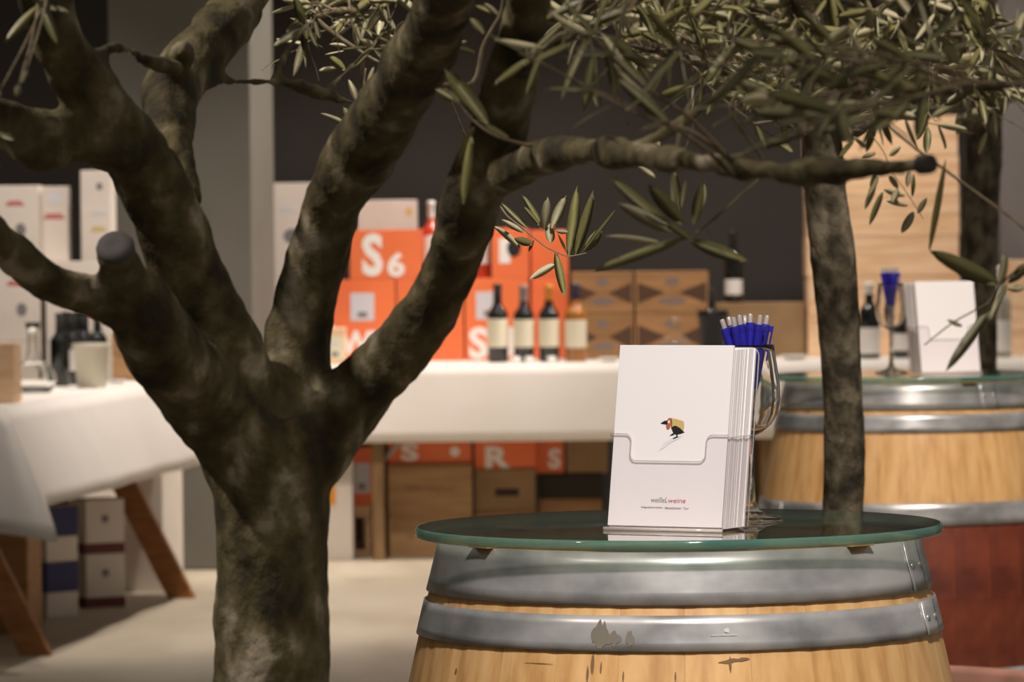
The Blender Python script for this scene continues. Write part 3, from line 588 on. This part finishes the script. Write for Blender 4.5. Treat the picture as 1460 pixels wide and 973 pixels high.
# --- darker tree behind the stained barrel
F_ = 13.4
t3 = pxl([(1398, 1100, 66, F_), (1397, 800, 60, F_), (1396, 560, 54, F_), (1396, 420, 52, F_), (1398, 300, 54, F_), (1402, 200, 56, F_), (1396, 100, 50, F_), (1380, 0, 42, F_), (1365, -90, 36, F_)])
t3b = [pxl([(1400, 190, 34, F_), (1440, 120, 26, F_), (1500, 50, 20, F_)]), pxl([(1400, 150, 34, F_), (1330, 90, 24, F_-.2), (1250, 60, 18, F_-.4), (1150, 40, 12, F_-.5)])]
LT3 = [t3]+t3b; b3 = t3[0][0]
T3 = thing('olive_tree', 'dark olive trunk standing behind the wine-red stained barrel', 'tree', (b3.x, b3.y, .1))
t3.insert(0, (Vector((b3.x, b3.y, .1)), t3[0][1])); bpy.context.view_layer.update()
attach(wood(LT3, .009, 'bark_grey', .004, 15), T3, 'trunk')
planter('terracotta pot hidden behind the wine-red stained barrel', (b3.x, b3.y, 0), .3, .4)
for k in range(46):
    x = rng.uniform(1060, 1480); y = rng.uniform(-40, 175)
    p = at(x, y, F_+rng.uniform(-.7, .6)); a = near(LT3, p); twig_leaves(T3, droop(a, p, .04), .003, rng.choice((4, 6, 8)), .06, .27, .35)
flush_leaves(T3, 280)
# ------------------------------------------------------------------ tables and cloths
TZ = .774
YT = 19.35; XL, XR = at(446, 520, YT).x, 2.75; YB = YT+.8
def cloth(name, label, ring, top_z, rows=7, group=None):
    """ring: list of (top xy, bottom xyz) around the table; skirt with soft folds"""
    n = len(ring); vs = []; fs = []
    for i, (t_, b_) in enumerate(ring):
        t_ = Vector((*t_, top_z)); b_ = Vector(b_); out = Vector((b_.x-t_.x, b_.y-t_.y, 0))
        for k in range(rows+1):
            f = k/rows; p = t_.lerp(b_, f); s = math.sin(i*.9)*.5+math.sin(i*.37+2)*.5
            if out.length > 1e-4: p += out.normalized()*(.010*s*f+.006*math.sin(PI*f))
            if k == 0: p = Vector(t_)
            vs.append(p)
    q = rows+1
    for i in range(n):
        j = (i+1) % n
        for k in range(rows): fs.append((i*q+k, i*q+k+1, j*q+k+1, j*q+k))
    mb = MB(); mb.add(vs, fs, 0, True)
    mb.add([vs[i*q] for i in range(n)], [list(range(n))], 0, False)
    o = mb.build(name, 'cloth'); es = o.modifiers.new('e', 'EDGE_SPLIT'); es.split_angle = R(28); sd = o.modifiers.new('t', 'SOLIDIFY'); sd.thickness = .0016; sd.offset = 1
    return tag(o, label, 'tablecloth', group)
def per(pts, step):
    out = []
    for i in range(len(pts)):
        a, b = pts[i], pts[(i+1) % len(pts)]; n = max(int((Vector(b[0])-Vector(a[0])).length/step), 1)
        for k in range(n):
            f = k/n; out.append((tuple(Vector(a[0]).lerp(Vector(b[0]), f)), tuple(Vector(a[1]).lerp(Vector(b[1]), f))))
    return out
zb = .470
cloth('tablecloth', 'white cloth on the long table with orange cartons and wine bottles',
      per([((XL, YT), (XL-.03, YT-.03, zb)), ((XR, YT), (XR+.03, YT-.03, zb)), ((XR, YB), (XR+.03, YB+.03, zb)), ((XL, YB), (XL-.03, YB+.03, zb))], .09), TZ)
t = thing('trestle_table', 'long wooden table under white cloth before the dark wall', 'table', (0, YT, 0))
MB().bbox(XL+.004, XR-.004, .004, .796, TZ-.032, TZ-.001, .003).build('tabletop', 'leg_wood', t)
for x in (at(539, 700, YT).x, 1.0, 2.45):
    for y in (.02, .72): MB().bbox(x-.024, x+.024, y, y+.05, 0, TZ-.033, .003).build('leg', 'leg_wood', t)
    MB().bbox(x-.018, x+.018, .07, .72, .12, .17, .003).build('stretcher', 'leg_wood', t)
    MB().tube([(x+.024, .045, .40), (x+.30, .045, .72)], .011, 8).build('brace', 'brace_metal', t)
# table by the left edge, standing askew
Cn = Vector((-1.57, 15.15)); u = Vector((.128, .992)).normalized(); v = Vector((-u.y, u.x)); LL, WW = 2.55, .78; o_ = -v
c0, c1, c2, c3 = Cn, Cn+u*LL, Cn+u*LL+v*WW, Cn+v*WW
B_ = lambda p, z: (p[0], p[1], z)
ring = per([(tuple(c0), B_((-1.425, 15.0), .478)), (tuple(c1), B_(c1+o_*.115+u*.03, .472)), (tuple(c2), B_(c2-o_*.05+u*.05, .47)), (tuple(c3), B_(c3-o_*.06-u*.08, .46))], .085)
# hanging corner: replace the near corner by a fan ending in the low tip
fan = [(tuple(c0-v*-.10), B_((-1.74, 14.98), .425)), (tuple(c0+v*.02), B_((-1.50, 14.88), .395)), (tuple(c0), (-1.385, 14.84, .377)), (tuple(c0+u*.004), (-1.402, 14.93, .42)), ]
ring = [r for r in ring if (Vector(r[0])-c0).length > .12 or (Vector(r[0])-c0).dot(u) > .02]
k0 = max(range(len(ring)), key=lambda i: -(Vector(ring[i][0])-c0).length if abs((Vector(ring[i][0])-c0).dot(v)) < .01 else -99)
ring = fan+[(tuple(c0+u*.02), B_((-1.425, 15.0), .478))]+[r for r in ring if (Vector(r[0])-c0).length > .03]
cloth('tablecloth', 'white cloth with hanging corner on the table beside the grey pillar', ring, TZ)
t = thing('trestle_table', 'table on splayed brown trestle legs beside the grey pillar', 'table', (Cn.x, Cn.y, 0), math.atan2(-u.x, u.y))
MB().bbox(-WW+.004, -.004, .004, LL-.004, TZ-.032, TZ-.001, .003).build('tabletop', 'leg_wood', t)
for y in (.10, 2.42):
    for s in (-1, 1):
        a_, b_ = -WW/2+s*.09, -WW/2+s*.46; hw = .048
        mb = MB(); mb.add([(a_-hw, y-.02, TZ-.035), (a_+hw, y-.02, TZ-.035), (b_+hw, y-.02, 0), (b_-hw, y-.02, 0), (a_-hw, y+.02, TZ-.035), (a_+hw, y+.02, TZ-.035), (b_+hw, y+.02, 0), (b_-hw, y+.02, 0)],
               [(0,1,2,3)[::-1], (4,5,6,7), (0,1,5,4), (1,2,6,5), (2,3,7,6), (3,0,4,7)]); mb.build('leg', 'trestle_wood', t)
    MB().bbox(-WW/2-.3, -WW/2+.3, y+.021, y+.045, .30, .36, .003).build('crossbar', 'trestle_wood', t)
# ------------------------------------------------------------------ cartons, crates, bottles
def carton(label, loc, size, mname, rz=0, cat='carton', group=None, prints=(), sticker=None, bands=(), seam=True, name='carton'):
    w, d, h = size; t = thing(name, label, cat, loc, rz, group)
    MB().bbox(-w/2, w/2, 0, d, 0, h, .0025).build('body', mname, t)
    if seam:
        MB().box(-w/2+.002, w/2-.002, d/2-.024, d/2+.024, h-.0005, h+.0006).build('tape', mname if mname != 'orange_card' else 'orange_card', t)
        MB().box(-w/2+.003, w/2-.003, d/2-.0012, d/2+.0012, h-.001, h+.0009).build('flap_seam', 'dark_card', t)
    for body, x, z, fw, fh, pm in prints:
        if body in ('S', '6', 'R', 'WU', 'SU'): text(body, .1, pm, t, fr(x, -.0009, z), fit=(fw, fh), bold=.004); continue
        mb = MB(); bars = 2 if fw > 1.8*fh else 0
        if bars:
            for k in range(bars): mb.box(x-fw/2+.1*fw*k, x+fw/2-.15*fw*k, -.0009, .0004, z-fh/2+fh*.58*k, z-fh/2+fh*.58*k+fh*.4)
        else: mb.add([(x+fw/2*math.cos(a*PI/7), -.0009, z+fh/2*math.sin(a*PI/7)) for a in range(14)], [list(range(14))])
        mb.build('printed_mark', pm, t)
    if sticker:
        x0, x1, z0, z1, sm_ = sticker; s = MB().box(x0, x1, -.0012, .0005, z0, z1).build('sticker', sm_, t)
        MB().box(x0+(x1-x0)*.3, x1-(x1-x0)*.3, -.0016, -.001, z0+(z1-z0)*.12, z0+(z1-z0)*.32).build('printed_mark', 'print_grey', s)
        MB().box(x0+(x1-x0)*.35, x1-(x1-x0)*.35, -.0016, -.001, z0+(z1-z0)*.62, z0+(z1-z0)*.78).build('printed_mark', 'print_shade', s)
    for z0, z1, bm_ in bands: MB().box(-w/2-.0008, w/2+.0008, -.0008, d+.0008, z0, z1).build('printed_band', bm_, t)
    return t
def crate(label, loc, size, mname, rz=0, nb=1, group=None, lid=3, script=None, emblem=False, name='wooden_crate'):
    w, d, h = size; t = thing(name, label, 'crate', loc, rz, group); th = .010
    for k in range(nb):
        z0, z1 = h*k/nb+.0008, h*(k+1)/nb-.0008
        MB().bbox(-w/2, w/2, 0, th, z0, z1-(.009 if k == nb-1 else 0), .0015).build('front_board', mname, t)
        MB().bbox(-w/2, w/2, d-th, d, z0, z1-(.009 if k == nb-1 else 0), .0015).build('rear_board', mname, t)
        for s in (-1, 1): MB().bbox(s*w/2-(th if s > 0 else 0), s*w/2+(0 if s > 0 else th), th, d-th, z0, z1-(.009 if k == nb-1 else 0), .0015).build('side_board', mname, t)
    for k in range(lid): MB().bbox(-w/2, w/2, d*k/lid+.0008, d*(k+1)/lid-.0008, h-.0085, h, .0012).build('lid_board', mname, t)
    MB().box(-w/2+th, w/2-th, th, d-th, .001, th).build('bottom_board', mname, t)
    if script: MB().tube([(w*(-.3+.6*i/40), -.0002, h*.52+h*.07*math.sin(i*1.15)*(1+.5*math.sin(i*.31))) for i in range(41)], .0016, 4).build('printed_script', 'crate_print', t)
    if emblem:
        for s in (-1, 1):
            mb = MB(); mb.add([(s*w*.47, -.0006, h*.22), (s*w*.47, -.0006, h*.74), (s*w*.09, -.0006, h*.48)], [(0, 1, 2)[::s]]); mb.build('printed_wedge', 'crate_print', t)
        mb = MB(); mb.add([(w*.11*math.cos(a*PI/6), -.0007, h*.76+h*.1*math.sin(a*PI/6)) for a in range(12)], [list(range(12))]); mb.build('printed_crest', 'crate_emblem', t)
        mb = MB(); mb.add([(w*.2*math.cos(a*PI/6), -.0007, h*.28+h*.1*math.sin(a*PI/6)) for a in range(12)], [list(range(12))]); mb.build('printed_name', 'crate_emblem', t)
    return t
def bottle(label, loc, glass, cap, lab, h=.305, r=.038, group=None, lz=(.06, .17), capz=.78, shoulder=.60):
    t = thing('wine_bottle', label, 'bottle', loc, rng.uniform(0, 6), group)
    pf = [(r*.9, 0), (r, .006), (r, h*shoulder), (r*.975, h*(shoulder+.028)), (r*.86, h*(shoulder+.062)), (r*.62, h*(shoulder+.096)), (r*.43, h*(shoulder+.145)), (r*.375, h*.95), (r*.43, h*.955), (r*.43, h*.99), (r*.36, h)]
    MB().lathe(pf, 24).build('glass_body', glass, t)
    MB().lathe([(r*.40+.0008, h*capz), (r*.385+.001, h*.95), (r*.44+.0008, h*.954), (r*.44+.0008, h*.992), (r*.36, h+.001)], 20).build('capsule', cap, t)
    if lab: MB().lathe([(r+.0006, lz[0]*h/.305), (r+.0006, lz[1]*h/.305)], 28, cap0=False, cap1=False).build('label', lab, t)
    return t
def X(px, Y): return at(px, 500, Y).x
TT = TZ+.0022
Y1 = 19.86
def zat(py, Y, px=730): return at(px, py, Y).z
# orange cartons at the back of the long table
def oc(label, x0, x1, z0, h, Y=Y1, **k):
    a_, b_ = X(x0, Y), X(x1, Y); return carton(label, ((a_+b_)/2, Y, z0), (b_-a_, .235, h), 'orange_card', **k)
h1 = zat(399, Y1, 560)-TT; hs = h1
oc('orange carton with grey sticker and white letters below the S6 carton', 462, 564, TT, hs, prints=[('WU', .02, .075, .20, .10, 'print_white')], sticker=(-.035, .060, hs*.50, hs*.84, 'print_shade'))
oc('orange carton with white letters standing under the red bottle with white cap', 566.5, 661, TT, hs, prints=[('R', -.03, .2, .08, .11, 'print_white')])
oc('orange carton with white S behind the black-capped bottle', 663.5, 755, TT, hs, prints=[('SU', -.02, .07, .19, .13, 'print_white')], sticker=(-.085, .02, hs*.50, hs*.84, 'print_shade'))
h2 = zat(328, Y1, 560)-TT-hs
oc('orange carton with big white S6, upper one of its stack', 500, 604, TT+hs+.001, h2, prints=[('S', -.055, h2*.5, .085, h2*.86, 'print_white'), ('6', .04, h2*.30, .07, h2*.5, 'print_white')])
o = oc('orange carton with black dot on white below the olive sprig', 702, 756, TT+hs+.001, h2, prints=[])
MB().box(-.045, .0, -.0012, .0004, .06, h2*.8).build('sticker', 'print_white', o)
mb = MB(); mb.add([(.015+.028*math.cos(a*PI/9), -.0018, h2*.6+.034*math.sin(a*PI/9)) for a in range(18)], [list(range(18))]); mb.build('printed_dot', 'print_black', o)
# plain ones next to them
a_ = X(758, Y1+.03); b_ = X(812, Y1+.03)
for k, (zz, hh, nm) in enumerate(((TT, hs, 'plain orange carton standing on the cloth beside the wedge-printed crates'), (TT+hs+.001, h2*.95, 'plain orange carton resting on another beside the black-dot carton'))):
    carton(nm, ((a_+b_)/2, Y1+.03, zz), (b_-a_-.002, .22, hh), 'orange_card')
# white cartons behind
hw = zat(285, Y1+.34, 560)
for k in range(4):
    carton(['white carton on the floor behind the table under the S6 carton', 'second white carton from the floor behind the S6 carton', 'third white carton from the floor behind the S6 carton', 'white carton peeping over the S6 carton'][k],
           ((X(512, Y1+.34)+X(596, Y1+.34))/2, Y1+.34, k*hw/4), (.245, .22, hw/4-.0012), 'white_card', prints=[('o', .09, hw/4-.05, .03, .035, 'print_cork')])
xa, xb = X(388, 20.2), X(462, 20.2); zt = zat(262, 20.2, 420); hh = zt/4
for k in range(4):
    carton(['white carton on the floor beside the pillar, lowest of its stack', 'white carton second from the floor beside the pillar', 'white carton third from the floor beside the pillar', 'white carton topmost of the stack beside the pillar'][k],
           ((xa+xb)/2, 20.2, k*(hh+.001)), (xb-xa, .26, hh), 'white_card', prints=[('WEIN', -.04, hh*.72, .06, .025, 'print_shade'), ('RS', -.02, hh*.42, .07, .06, 'print_red' if k == 2 else 'print_grey')])
# bottles standing on the orange cartons and on the cloth
bottle('red bottle with white cap beside the S6 carton', (X(617, Y1+.06), Y1+.06, TT+hs+.0015), 'bottle_red', 'porcelain', 'label_white', h=.315, r=.035, capz=.72)
bottle('red bottle with white label beside the black-dot carton', (X(688, Y1+.05), Y1+.05, TT+hs+.0015), 'bottle_red', 'porcelain', 'label_white', h=.30, r=.032, capz=.8)
Yb = 19.52
bottle('dark wine bottle with black capsule and cream label on the long table', (X(710, Yb), Yb, TT), 'bottle_dark', 'capsule_black', 'label_cream', r=.041, h=.312)
bottle('dark wine bottle with grey ringed capsule and cream label', (X(747, Yb), Yb, TT), 'bottle_dark', 'capsule_grey', 'label_cream', r=.041, h=.305, capz=.8)
bottle('dark wine bottle with orange capsule and cream label', (X(783, Yb), Yb, TT), 'bottle_dark', 'capsule_orange', 'label_cream', r=.041, h=.306, capz=.72)
bottle('golden wine bottle with navy capsule and cream label', (X(821, Yb), Yb, TT), 'bottle_gold', 'capsule_navy', 'label_cream', r=.043, h=.308, lz=(.055, .165))
for px, cl in ((735, 'small white cup between the black-capped and grey-ringed bottles'), (754, 'small white cup before the grey-ringed bottle'), (786, 'small white cup before the orange-capped bottle')):
    t = thing('tasting_cup', cl, 'cup', (X(px, 19.43), 19.43, TT), 0, 'small white cups before the bottles')
    MB().lathe([(.011, 0), (.014, .004), (.017, .024), (.0155, .024), (.0125, .005), (0, .004)], 18).build('bowl', 'porcelain', t); MB().tube([(.015, 0, .018), (.024, 0, .016), (.023, 0, .008), (.0145, 0, .007)], .0022, 6).build('handle', 'porcelain', t)
def plate(label, px, Y, r, zz=TT):
    t = thing('plate', label, 'plate', (X(px, Y), Y, zz)); MB().lathe([(r*.55, 0), (r*.6, .003), (r, .014), (r*.99, .016), (r*.6, .006), (0, .005)], 32).build('dish', 'porcelain', t); MB().lathe([(r*.99, .0145), (r*1.01, .016), (r*.985, .0172)], 32, cap0=False, cap1=False).build('rim', 'porcelain', t)
plate('small white plate before the wedge-printed crates', 868, 19.47, .045); plate('small white plate before the brown carton', 1133, 19.5, .06)
# small tan gift box, left
t = carton('small tan gift box with cream label at the table end', ((X(474, 19.5)), 19.5, TT), (.105, .1, .145), 'pine', name='gift_box', cat='box', sticker=(-.025, .045, .02, .11, 'label_cream'), seam=False)
MB().lathe([(.006, .145), (.012, .152), (.004, .156)], 10, cx=-.005, cy=.05).build('seal', 'label_cream', t)
# wedge-printed crates
zc1, zc2 = zat(446, 19.8, 900), zat(388, 19.8, 900)
for j, (x0, x1) in enumerate(((816, 904), (907, 1011))):
    for i, (za, zb_) in enumerate(((TT, zc1-.001), (zc1, zc2))):
        a_, b_ = X(x0, 19.8), X(x1, 19.8)
        crate(['brown wedge-printed crate on the cloth beside the golden bottle', 'brown wedge-printed crate upper one beside the plain orange cartons', 'brown wedge-printed crate on the cloth behind the glass cloche', 'brown wedge-printed crate upper one beside the black bottle neck'][j*2+i],
              ((a_+b_)/2, 19.8, za), (b_-a_, .28, zb_-za), 'crate_brown', emblem=True)
# glass cloche
t = thing('glass_cloche', 'clear glass cloche with knob between brochures and crates', 'cloche', (X(963, 19.55), 19.55, TT))
MB().lathe([(.062, 0), (.062, .06), (.055, .08), (.035, .095), (.014, .103), (.011, .12), (.0, .121)], 28, cap0=False).build('dome', 'crystal', t)
MB().lathe([(.008, .119), (.010, .128), (.006, .136), (.010, .143), (.017, .154), (.012, .166), (0, .17)], 18).build('knob', 'lead_glass', t)
MB().lathe([(.072, -.0), (.075, .006), (.06, .008), (0, .008)], 28).build('saucer', 'porcelain', t)
# black bucket, black bottle in it
t = thing('ice_bucket', 'black bucket beside the brown carton behind the pens', 'bucket', (X(1017, 19.62), 19.62, TT))
MB().lathe([(.047, 0), (.06, .185), (.063, .186), (.063, .196), (.057, .196), (.045, .01), (0, .008)], 28).build('bucket', 'black_plastic', t); MB().lathe([(.062, .17), (.0655, .172), (.0655, .178), (.0625, .18)], 28, cap0=False, cap1=False).build('rim_band', 'black_plastic', t)
bottle('black bottle standing in the black bucket', (X(1018, 19.62)-.008, 19.62, TT+.011), 'bottle_dark', 'capsule_black', None, h=.27, r=.034)
a_, b_ = X(1020, 19.95), X(1148, 19.95); zc = zat(432, 19.95, 1080)
carton('brown cardboard carton behind the blue pens carrying a dark bottle', ((a_+b_)/2, 19.9, TT), (b_-a_, .24, zc-TT), 'cardboard')
bottle('dark bottle with white label on top of the brown carton', (X(1047, 19.97), 19.97, zc+.0015), 'bottle_dark', 'capsule_black', 'label_white', h=.29, r=.036, lz=(.035, .10))
# pine crates stacked
a_, b_ = X(1151, 19.86), X(1371, 19.86); zt = zat(165, 19.86, 1260); n_ = 6; hh = (zt-TT)/n_
PL = ['pale pine crate on the white cloth, lowest of the tall stack', 'pale pine crate second from the cloth in the tall stack', 'pale pine crate third from the cloth in the tall stack', 'pale pine crate fourth from the cloth in the tall stack', 'pale pine crate fifth from the cloth in the tall stack', 'pale pine crate topmost of the tall stack']
for k in range(n_):
    dx = rng.uniform(-.004, .004); crate(PL[k], ((a_+b_)/2+dx, 19.86, TT+k*hh), (b_-a_-.01, .26, hh-.0012), 'pine', nb=2)
a_, b_ = X(1441, 19.7), X(1530, 19.7); hh = zat(371, 19.7, 1450)-TT
for k in range(2): crate(['pale wooden crate on the cloth beside the pale bottle', 'pale wooden crate upper one beside the grey wall panel'][k], ((a_+b_)/2, 19.7, TT+k*hh/2), (b_-a_, .26, hh/2-.001), 'pine', nb=2)
bottle('dark bottle with white cap and white label behind the slender trunk', (X(1240, 19.5), 19.5, TT), 'bottle_dark', 'porcelain', 'label_white', h=.30, r=.042, capz=.86, lz=(.02, .125))
bottle('dark bottle with white label behind the pen glass on the stained barrel', (X(1285, 19.5), 19.5, TT), 'bottle_dark', 'capsule_black', 'label_white', h=.24, r=.034, lz=(.04, .125))
bottle('pale clear bottle with white label beside the pale crate', (X(1427, 19.5), 19.5, TT), 'bottle_pale', 'porcelain', 'label_white', h=.36, r=.042, capz=.9, lz=(.02, .125))
# under the long table
Yu = 19.55
def uc(x0, x1, y0, y1, Y): return X(x0, Y), X(x1, Y), at((x0+x1)/2, y1, Y).z, at((x0+x1)/2, y0, Y).z
a_, b_, _, z1 = uc(551, 671, 733, 803, Yu)
crate('tan crate with script print on the floor under the long table', ((a_+b_)/2, Yu, 0), (b_-a_, .30, z1-.001), 'crate_wood', script=True)
z2 = zat(663, Yu, 610)
crate('tan crate with script print resting on another under the table', ((a_+b_)/2, Yu, z1), (b_-a_, .30, z2-z1-.001), 'crate_wood', script=True)
carton('orange carton on the tan crates under the table, white dots', ((a_+b_)/2, Yu+.02, z2), (b_-a_-.004, .24, .72-z2), 'orange_card', prints=[('S', -.08, .05, .07, .07, 'print_white'), ('o', .10, .05, .04, .04, 'print_white')])
a_, b_, _, z1 = uc(674, 762, 717, 800, Yu+.05)
crate('dark low crate on the floor under the brown carton', ((a_+b_)/2, Yu+.05, 0), (b_-a_, .28, z1-.03), 'crate_brown', nb=2)
z2 = zat(669, Yu+.05, 720)
o = carton('brown carton with dark printed box under the table', ((a_+b_)/2, Yu+.05, z1-.029), (b_-a_-.004, .26, z2-z1+.029), 'cardboard')
MB().box(-.04, .055, -.0012, .0005, .055, .085).build('printed_mark', 'dark_card', o)
carton('orange carton with white R on the brown carton under the table', ((a_+b_)/2+.002, Yu+.06, z2+.001), (b_-a_, .22, .725-z2), 'orange_card', prints=[('R', -.03, .045, .10, .09, 'print_white')])
a_, b_, _, z1 = uc(766, 856, 712, 800, Yu+.12)
crate('brown crate on the floor behind the glass tabletop edge', ((a_+b_)/2, Yu+.12, 0), (b_-a_, .26, z1), 'crate_brown', nb=2)
z2 = zat(676, Yu+.12, 810)
carton('dark mottled carton on the brown crate under the table', ((a_+b_)/2, Yu+.12, z1+.001), (b_-a_, .25, z2-z1), 'dark_card')
carton('narrow orange carton with white letter on the dark mottled carton', (X(782, Yu+.12), Yu+.13, z2+.0015), (.115, .22, .72-z2), 'orange_card', prints=[('S', .02, .06, .05, .08, 'print_white')])
carton('tan carton beside the narrow orange carton under the table', (X(836, Yu+.12), Yu+.13, z2+.0015), (.165, .22, .70-z2), 'cardboard')
# left end under the long table
a_, b_, _, z1 = uc(497, 531, 728, 800, 19.62)
t = thing('wooden_pallet', 'small pallet block with dark gap beside the table leg', 'pallet', ((a_+b_)/2, 19.62, 0))
for k, (za, zb_) in enumerate(((0, .03), (.16, .205))): MB().bbox(-.16, .035, 0, .3, za, zb_, .002).build('deck_board', 'pine', t)
for xx in (-.16, -.055, .01): MB().bbox(xx, xx+.025, 0, .28, .0301, .1599, .002).build('block', 'pine', t)
oz = .206; carton('orange carton with grey sticker on the pallet by the table leg', ((a_+b_)/2-.055, 19.62, oz), (.21, .24, .235), 'orange_card', sticker=(.02, .088, .05, .17, 'print_shade'))
o = carton('pale grey carton on the floor left of the pallet', (X(480, 19.45), 19.42, 0), (.115, .2, .40), 'white_card', seam=True)
MB().box(-.05, -.01, -.0012, .0005, .22, .30).build('sticker', 'capsule_orange', o)
# ------------------------------------------------------------------ things of the table by the pillar
def L(px, py): q = onz(px, py, TT); q.z = TT; return q
q = L(131, 553)
t = thing('cooler_pot', 'cream tapered wine cooler pot beside the glass decanter', 'pot', q)
MB().lathe([(.048, 0), (.05, .004), (.064, .145), (.066, .146), (.066, .152), (.060, .152), (.046, .008), (0, .006)], 32).build('bucket', 'cream_pot', t); MB().lathe([(.0645, .136), (.0675, .139), (.0675, .152), (.064, .1535)], 32, cap0=False, cap1=False).build('rim', 'cream_pot', t)
q = L(48, 560)
t = thing('decanter', 'round clear glass decanter beside the cream cooler pot', 'decanter', q)
MB().lathe([(.05, 0), (.068, .012), (.078, .04), (.072, .07), (.05, .092), (.026, .11), (.018, .14), (.017, .20), (.026, .235), (.025, .235), (.0155, .2), (.0165, .14), (.024, .112), (.048, .09), (.07, .069), (.076, .04), (.066, .014), (0, .004)], 32).build('flask', 'lead_glass', t)
MB().lathe([(.0255, .2335), (.0275, .236), (.0255, .2385)], 24, cap0=False, cap1=False).build('lip', 'crystal', t)
for i, (px, py) in enumerate(((86, 551), (104, 549), (122, 548), (140, 547), (95, 547), (114, 546))):
    q = L(px, py); bottle('dark wine bottle with white label behind the cream cooler pot' if i == 1 else 'dark unlabelled wine bottle in the group behind the cream cooler pot', q, 'bottle_dark', 'capsule_black', 'label_white' if i == 1 else None, h=.255, r=.034, group='dark bottles behind the cream cooler pot', lz=(.06, .15))
q = L(8, 577)
crate('narrow tan box at the near corner of the cloth', (q.x-.035, q.y+.08, TT), (.11, .10, .19), 'pine', rz=R(-8), nb=1, name='wooden_box')
q = L(205, 543)
for k in range(2): crate(['tan crate on the cloth beside the dark bottles', 'tan crate upper one beside the dark bottles'][k], (q.x-.02, q.y+.05, TT+k*.088), (.20, .2, .087), 'crate_wood', rz=R(-8))
q = L(172, 545)
t = thing('plate', 'small white dish before the tan crates by the pillar', 'plate', (q.x, q.y-.15, TT)); MB().lathe([(.02, 0), (.022, .002), (.033, .012), (.032, .0125), (.02, .004), (0, .004)], 24).build('dish', 'porcelain', t)
MB().lathe([(.0325, .011), (.0338, .0125), (.032, .0134)], 24, cap0=False, cap1=False).build('rim', 'porcelain', t)
# white cartons stacked on the floor behind that table
Yc = 18.5
def stack(x0, x1, tops, rz, labels, Y, pr):
    a_, b_ = X(x0, Y), X(x1, Y); z0 = 0
    for k, zt in enumerate(tops):
        w_ = (b_-a_); carton(labels[k], ((a_+b_)/2, Y, z0), (w_, .17, zt-z0-.0015), 'white_card', rz, prints=pr if k >= len(tops)-2 else ()); z0 = zt
zA = zat(373, Yc, 50)
lv = [zA*(k+1)/4 for k in range(4)]
nm = ['lowest of the white cartons behind the decanter table', 'second white carton from the floor behind the decanter table', 'third white carton from the floor behind the decanter table', 'fourth white carton from the floor, below the sawn stub\'s branch']
stack(-40, 58, lv+[zat(264, Yc, 50)], 0, [s for s in nm]+['white carton topmost left of the dark gap'], Yc, [('VINO', .04, .22, .07, .018, 'print_red'), ('D', .06, .12, .04, .05, 'print_grey')])
nm2 = ['lowest white carton of the stack next to the pillar side', 'second white carton of the stack next to the pillar side', 'third white carton of the stack next to the pillar side', 'fourth white carton of the stack next to the pillar side']
stack(66, 160, lv, 0, nm2, Yc, [('ROSSO', 0, .10, .12, .02, 'print_red')])
carton('tall white bottle carton behind the sawn stub', (X(139, Yc), Yc+.005, lv[-1]), (.115, .15, zat(243, Yc, 139)-lv[-1]), 'white_card', R(-3), prints=[('WEIN', .01, .12, .06, .02, 'print_cork'), ('o', .015, .28, .025, .03, 'print_grey'), ('VIN', .01, .18, .06, .016, 'print_shade')])
carton('shaded white carton beside the dark gap with red print', (X(80, Yc+.08), Yc+.08, lv[-1]), (X(101, Yc+.08)-X(61, Yc+.08), .09, zat(266, Yc+.08, 80)-lv[-1]), 'white_card', prints=[('ROSSO', 0, .17, .08, .02, 'print_red'), ('V', 0, .24, .06, .04, 'print_shade')])
# under that table
def F0(px, py): q = onz(px, py, 0); q.z = 0; return q
q = F0(90, 880)
for k in range(2):
    carton(['blue and white carton on the floor under the decanter table', 'blue and white carton on top under the decanter table'][k], (q.x, q.y+.0, k*.19), (.14, .14, .188), 'white_card', R(45), bands=[(.085, .1875, 'blue_card')], seam=False)
q = F0(143, 870)
for k in range(2):
    carton(['white carton with maroon foot on the floor beside the blue one', 'white carton with maroon foot on top beside the blue one'][k], (q.x+.01, q.y+.12, k*.19), (.15, .14, .188), 'white_card', R(30), bands=[(.0, .035, 'maroon_card')], prints=[('M', 0, .12, .03, .03, 'print_grey')], seam=False)
q = F0(0, 905)
crate('brown upright crate under the decanter table beside the blue carton', (q.x, q.y, 0), (.19, .2, .36), 'crate_brown', R(-8), nb=1)
q = F0(205, 846)
carton('tall white carton standing behind the splayed trestle leg', (q.x-.01, q.y+.05, 0), (.165, .24, .46), 'white_card', R(-14))
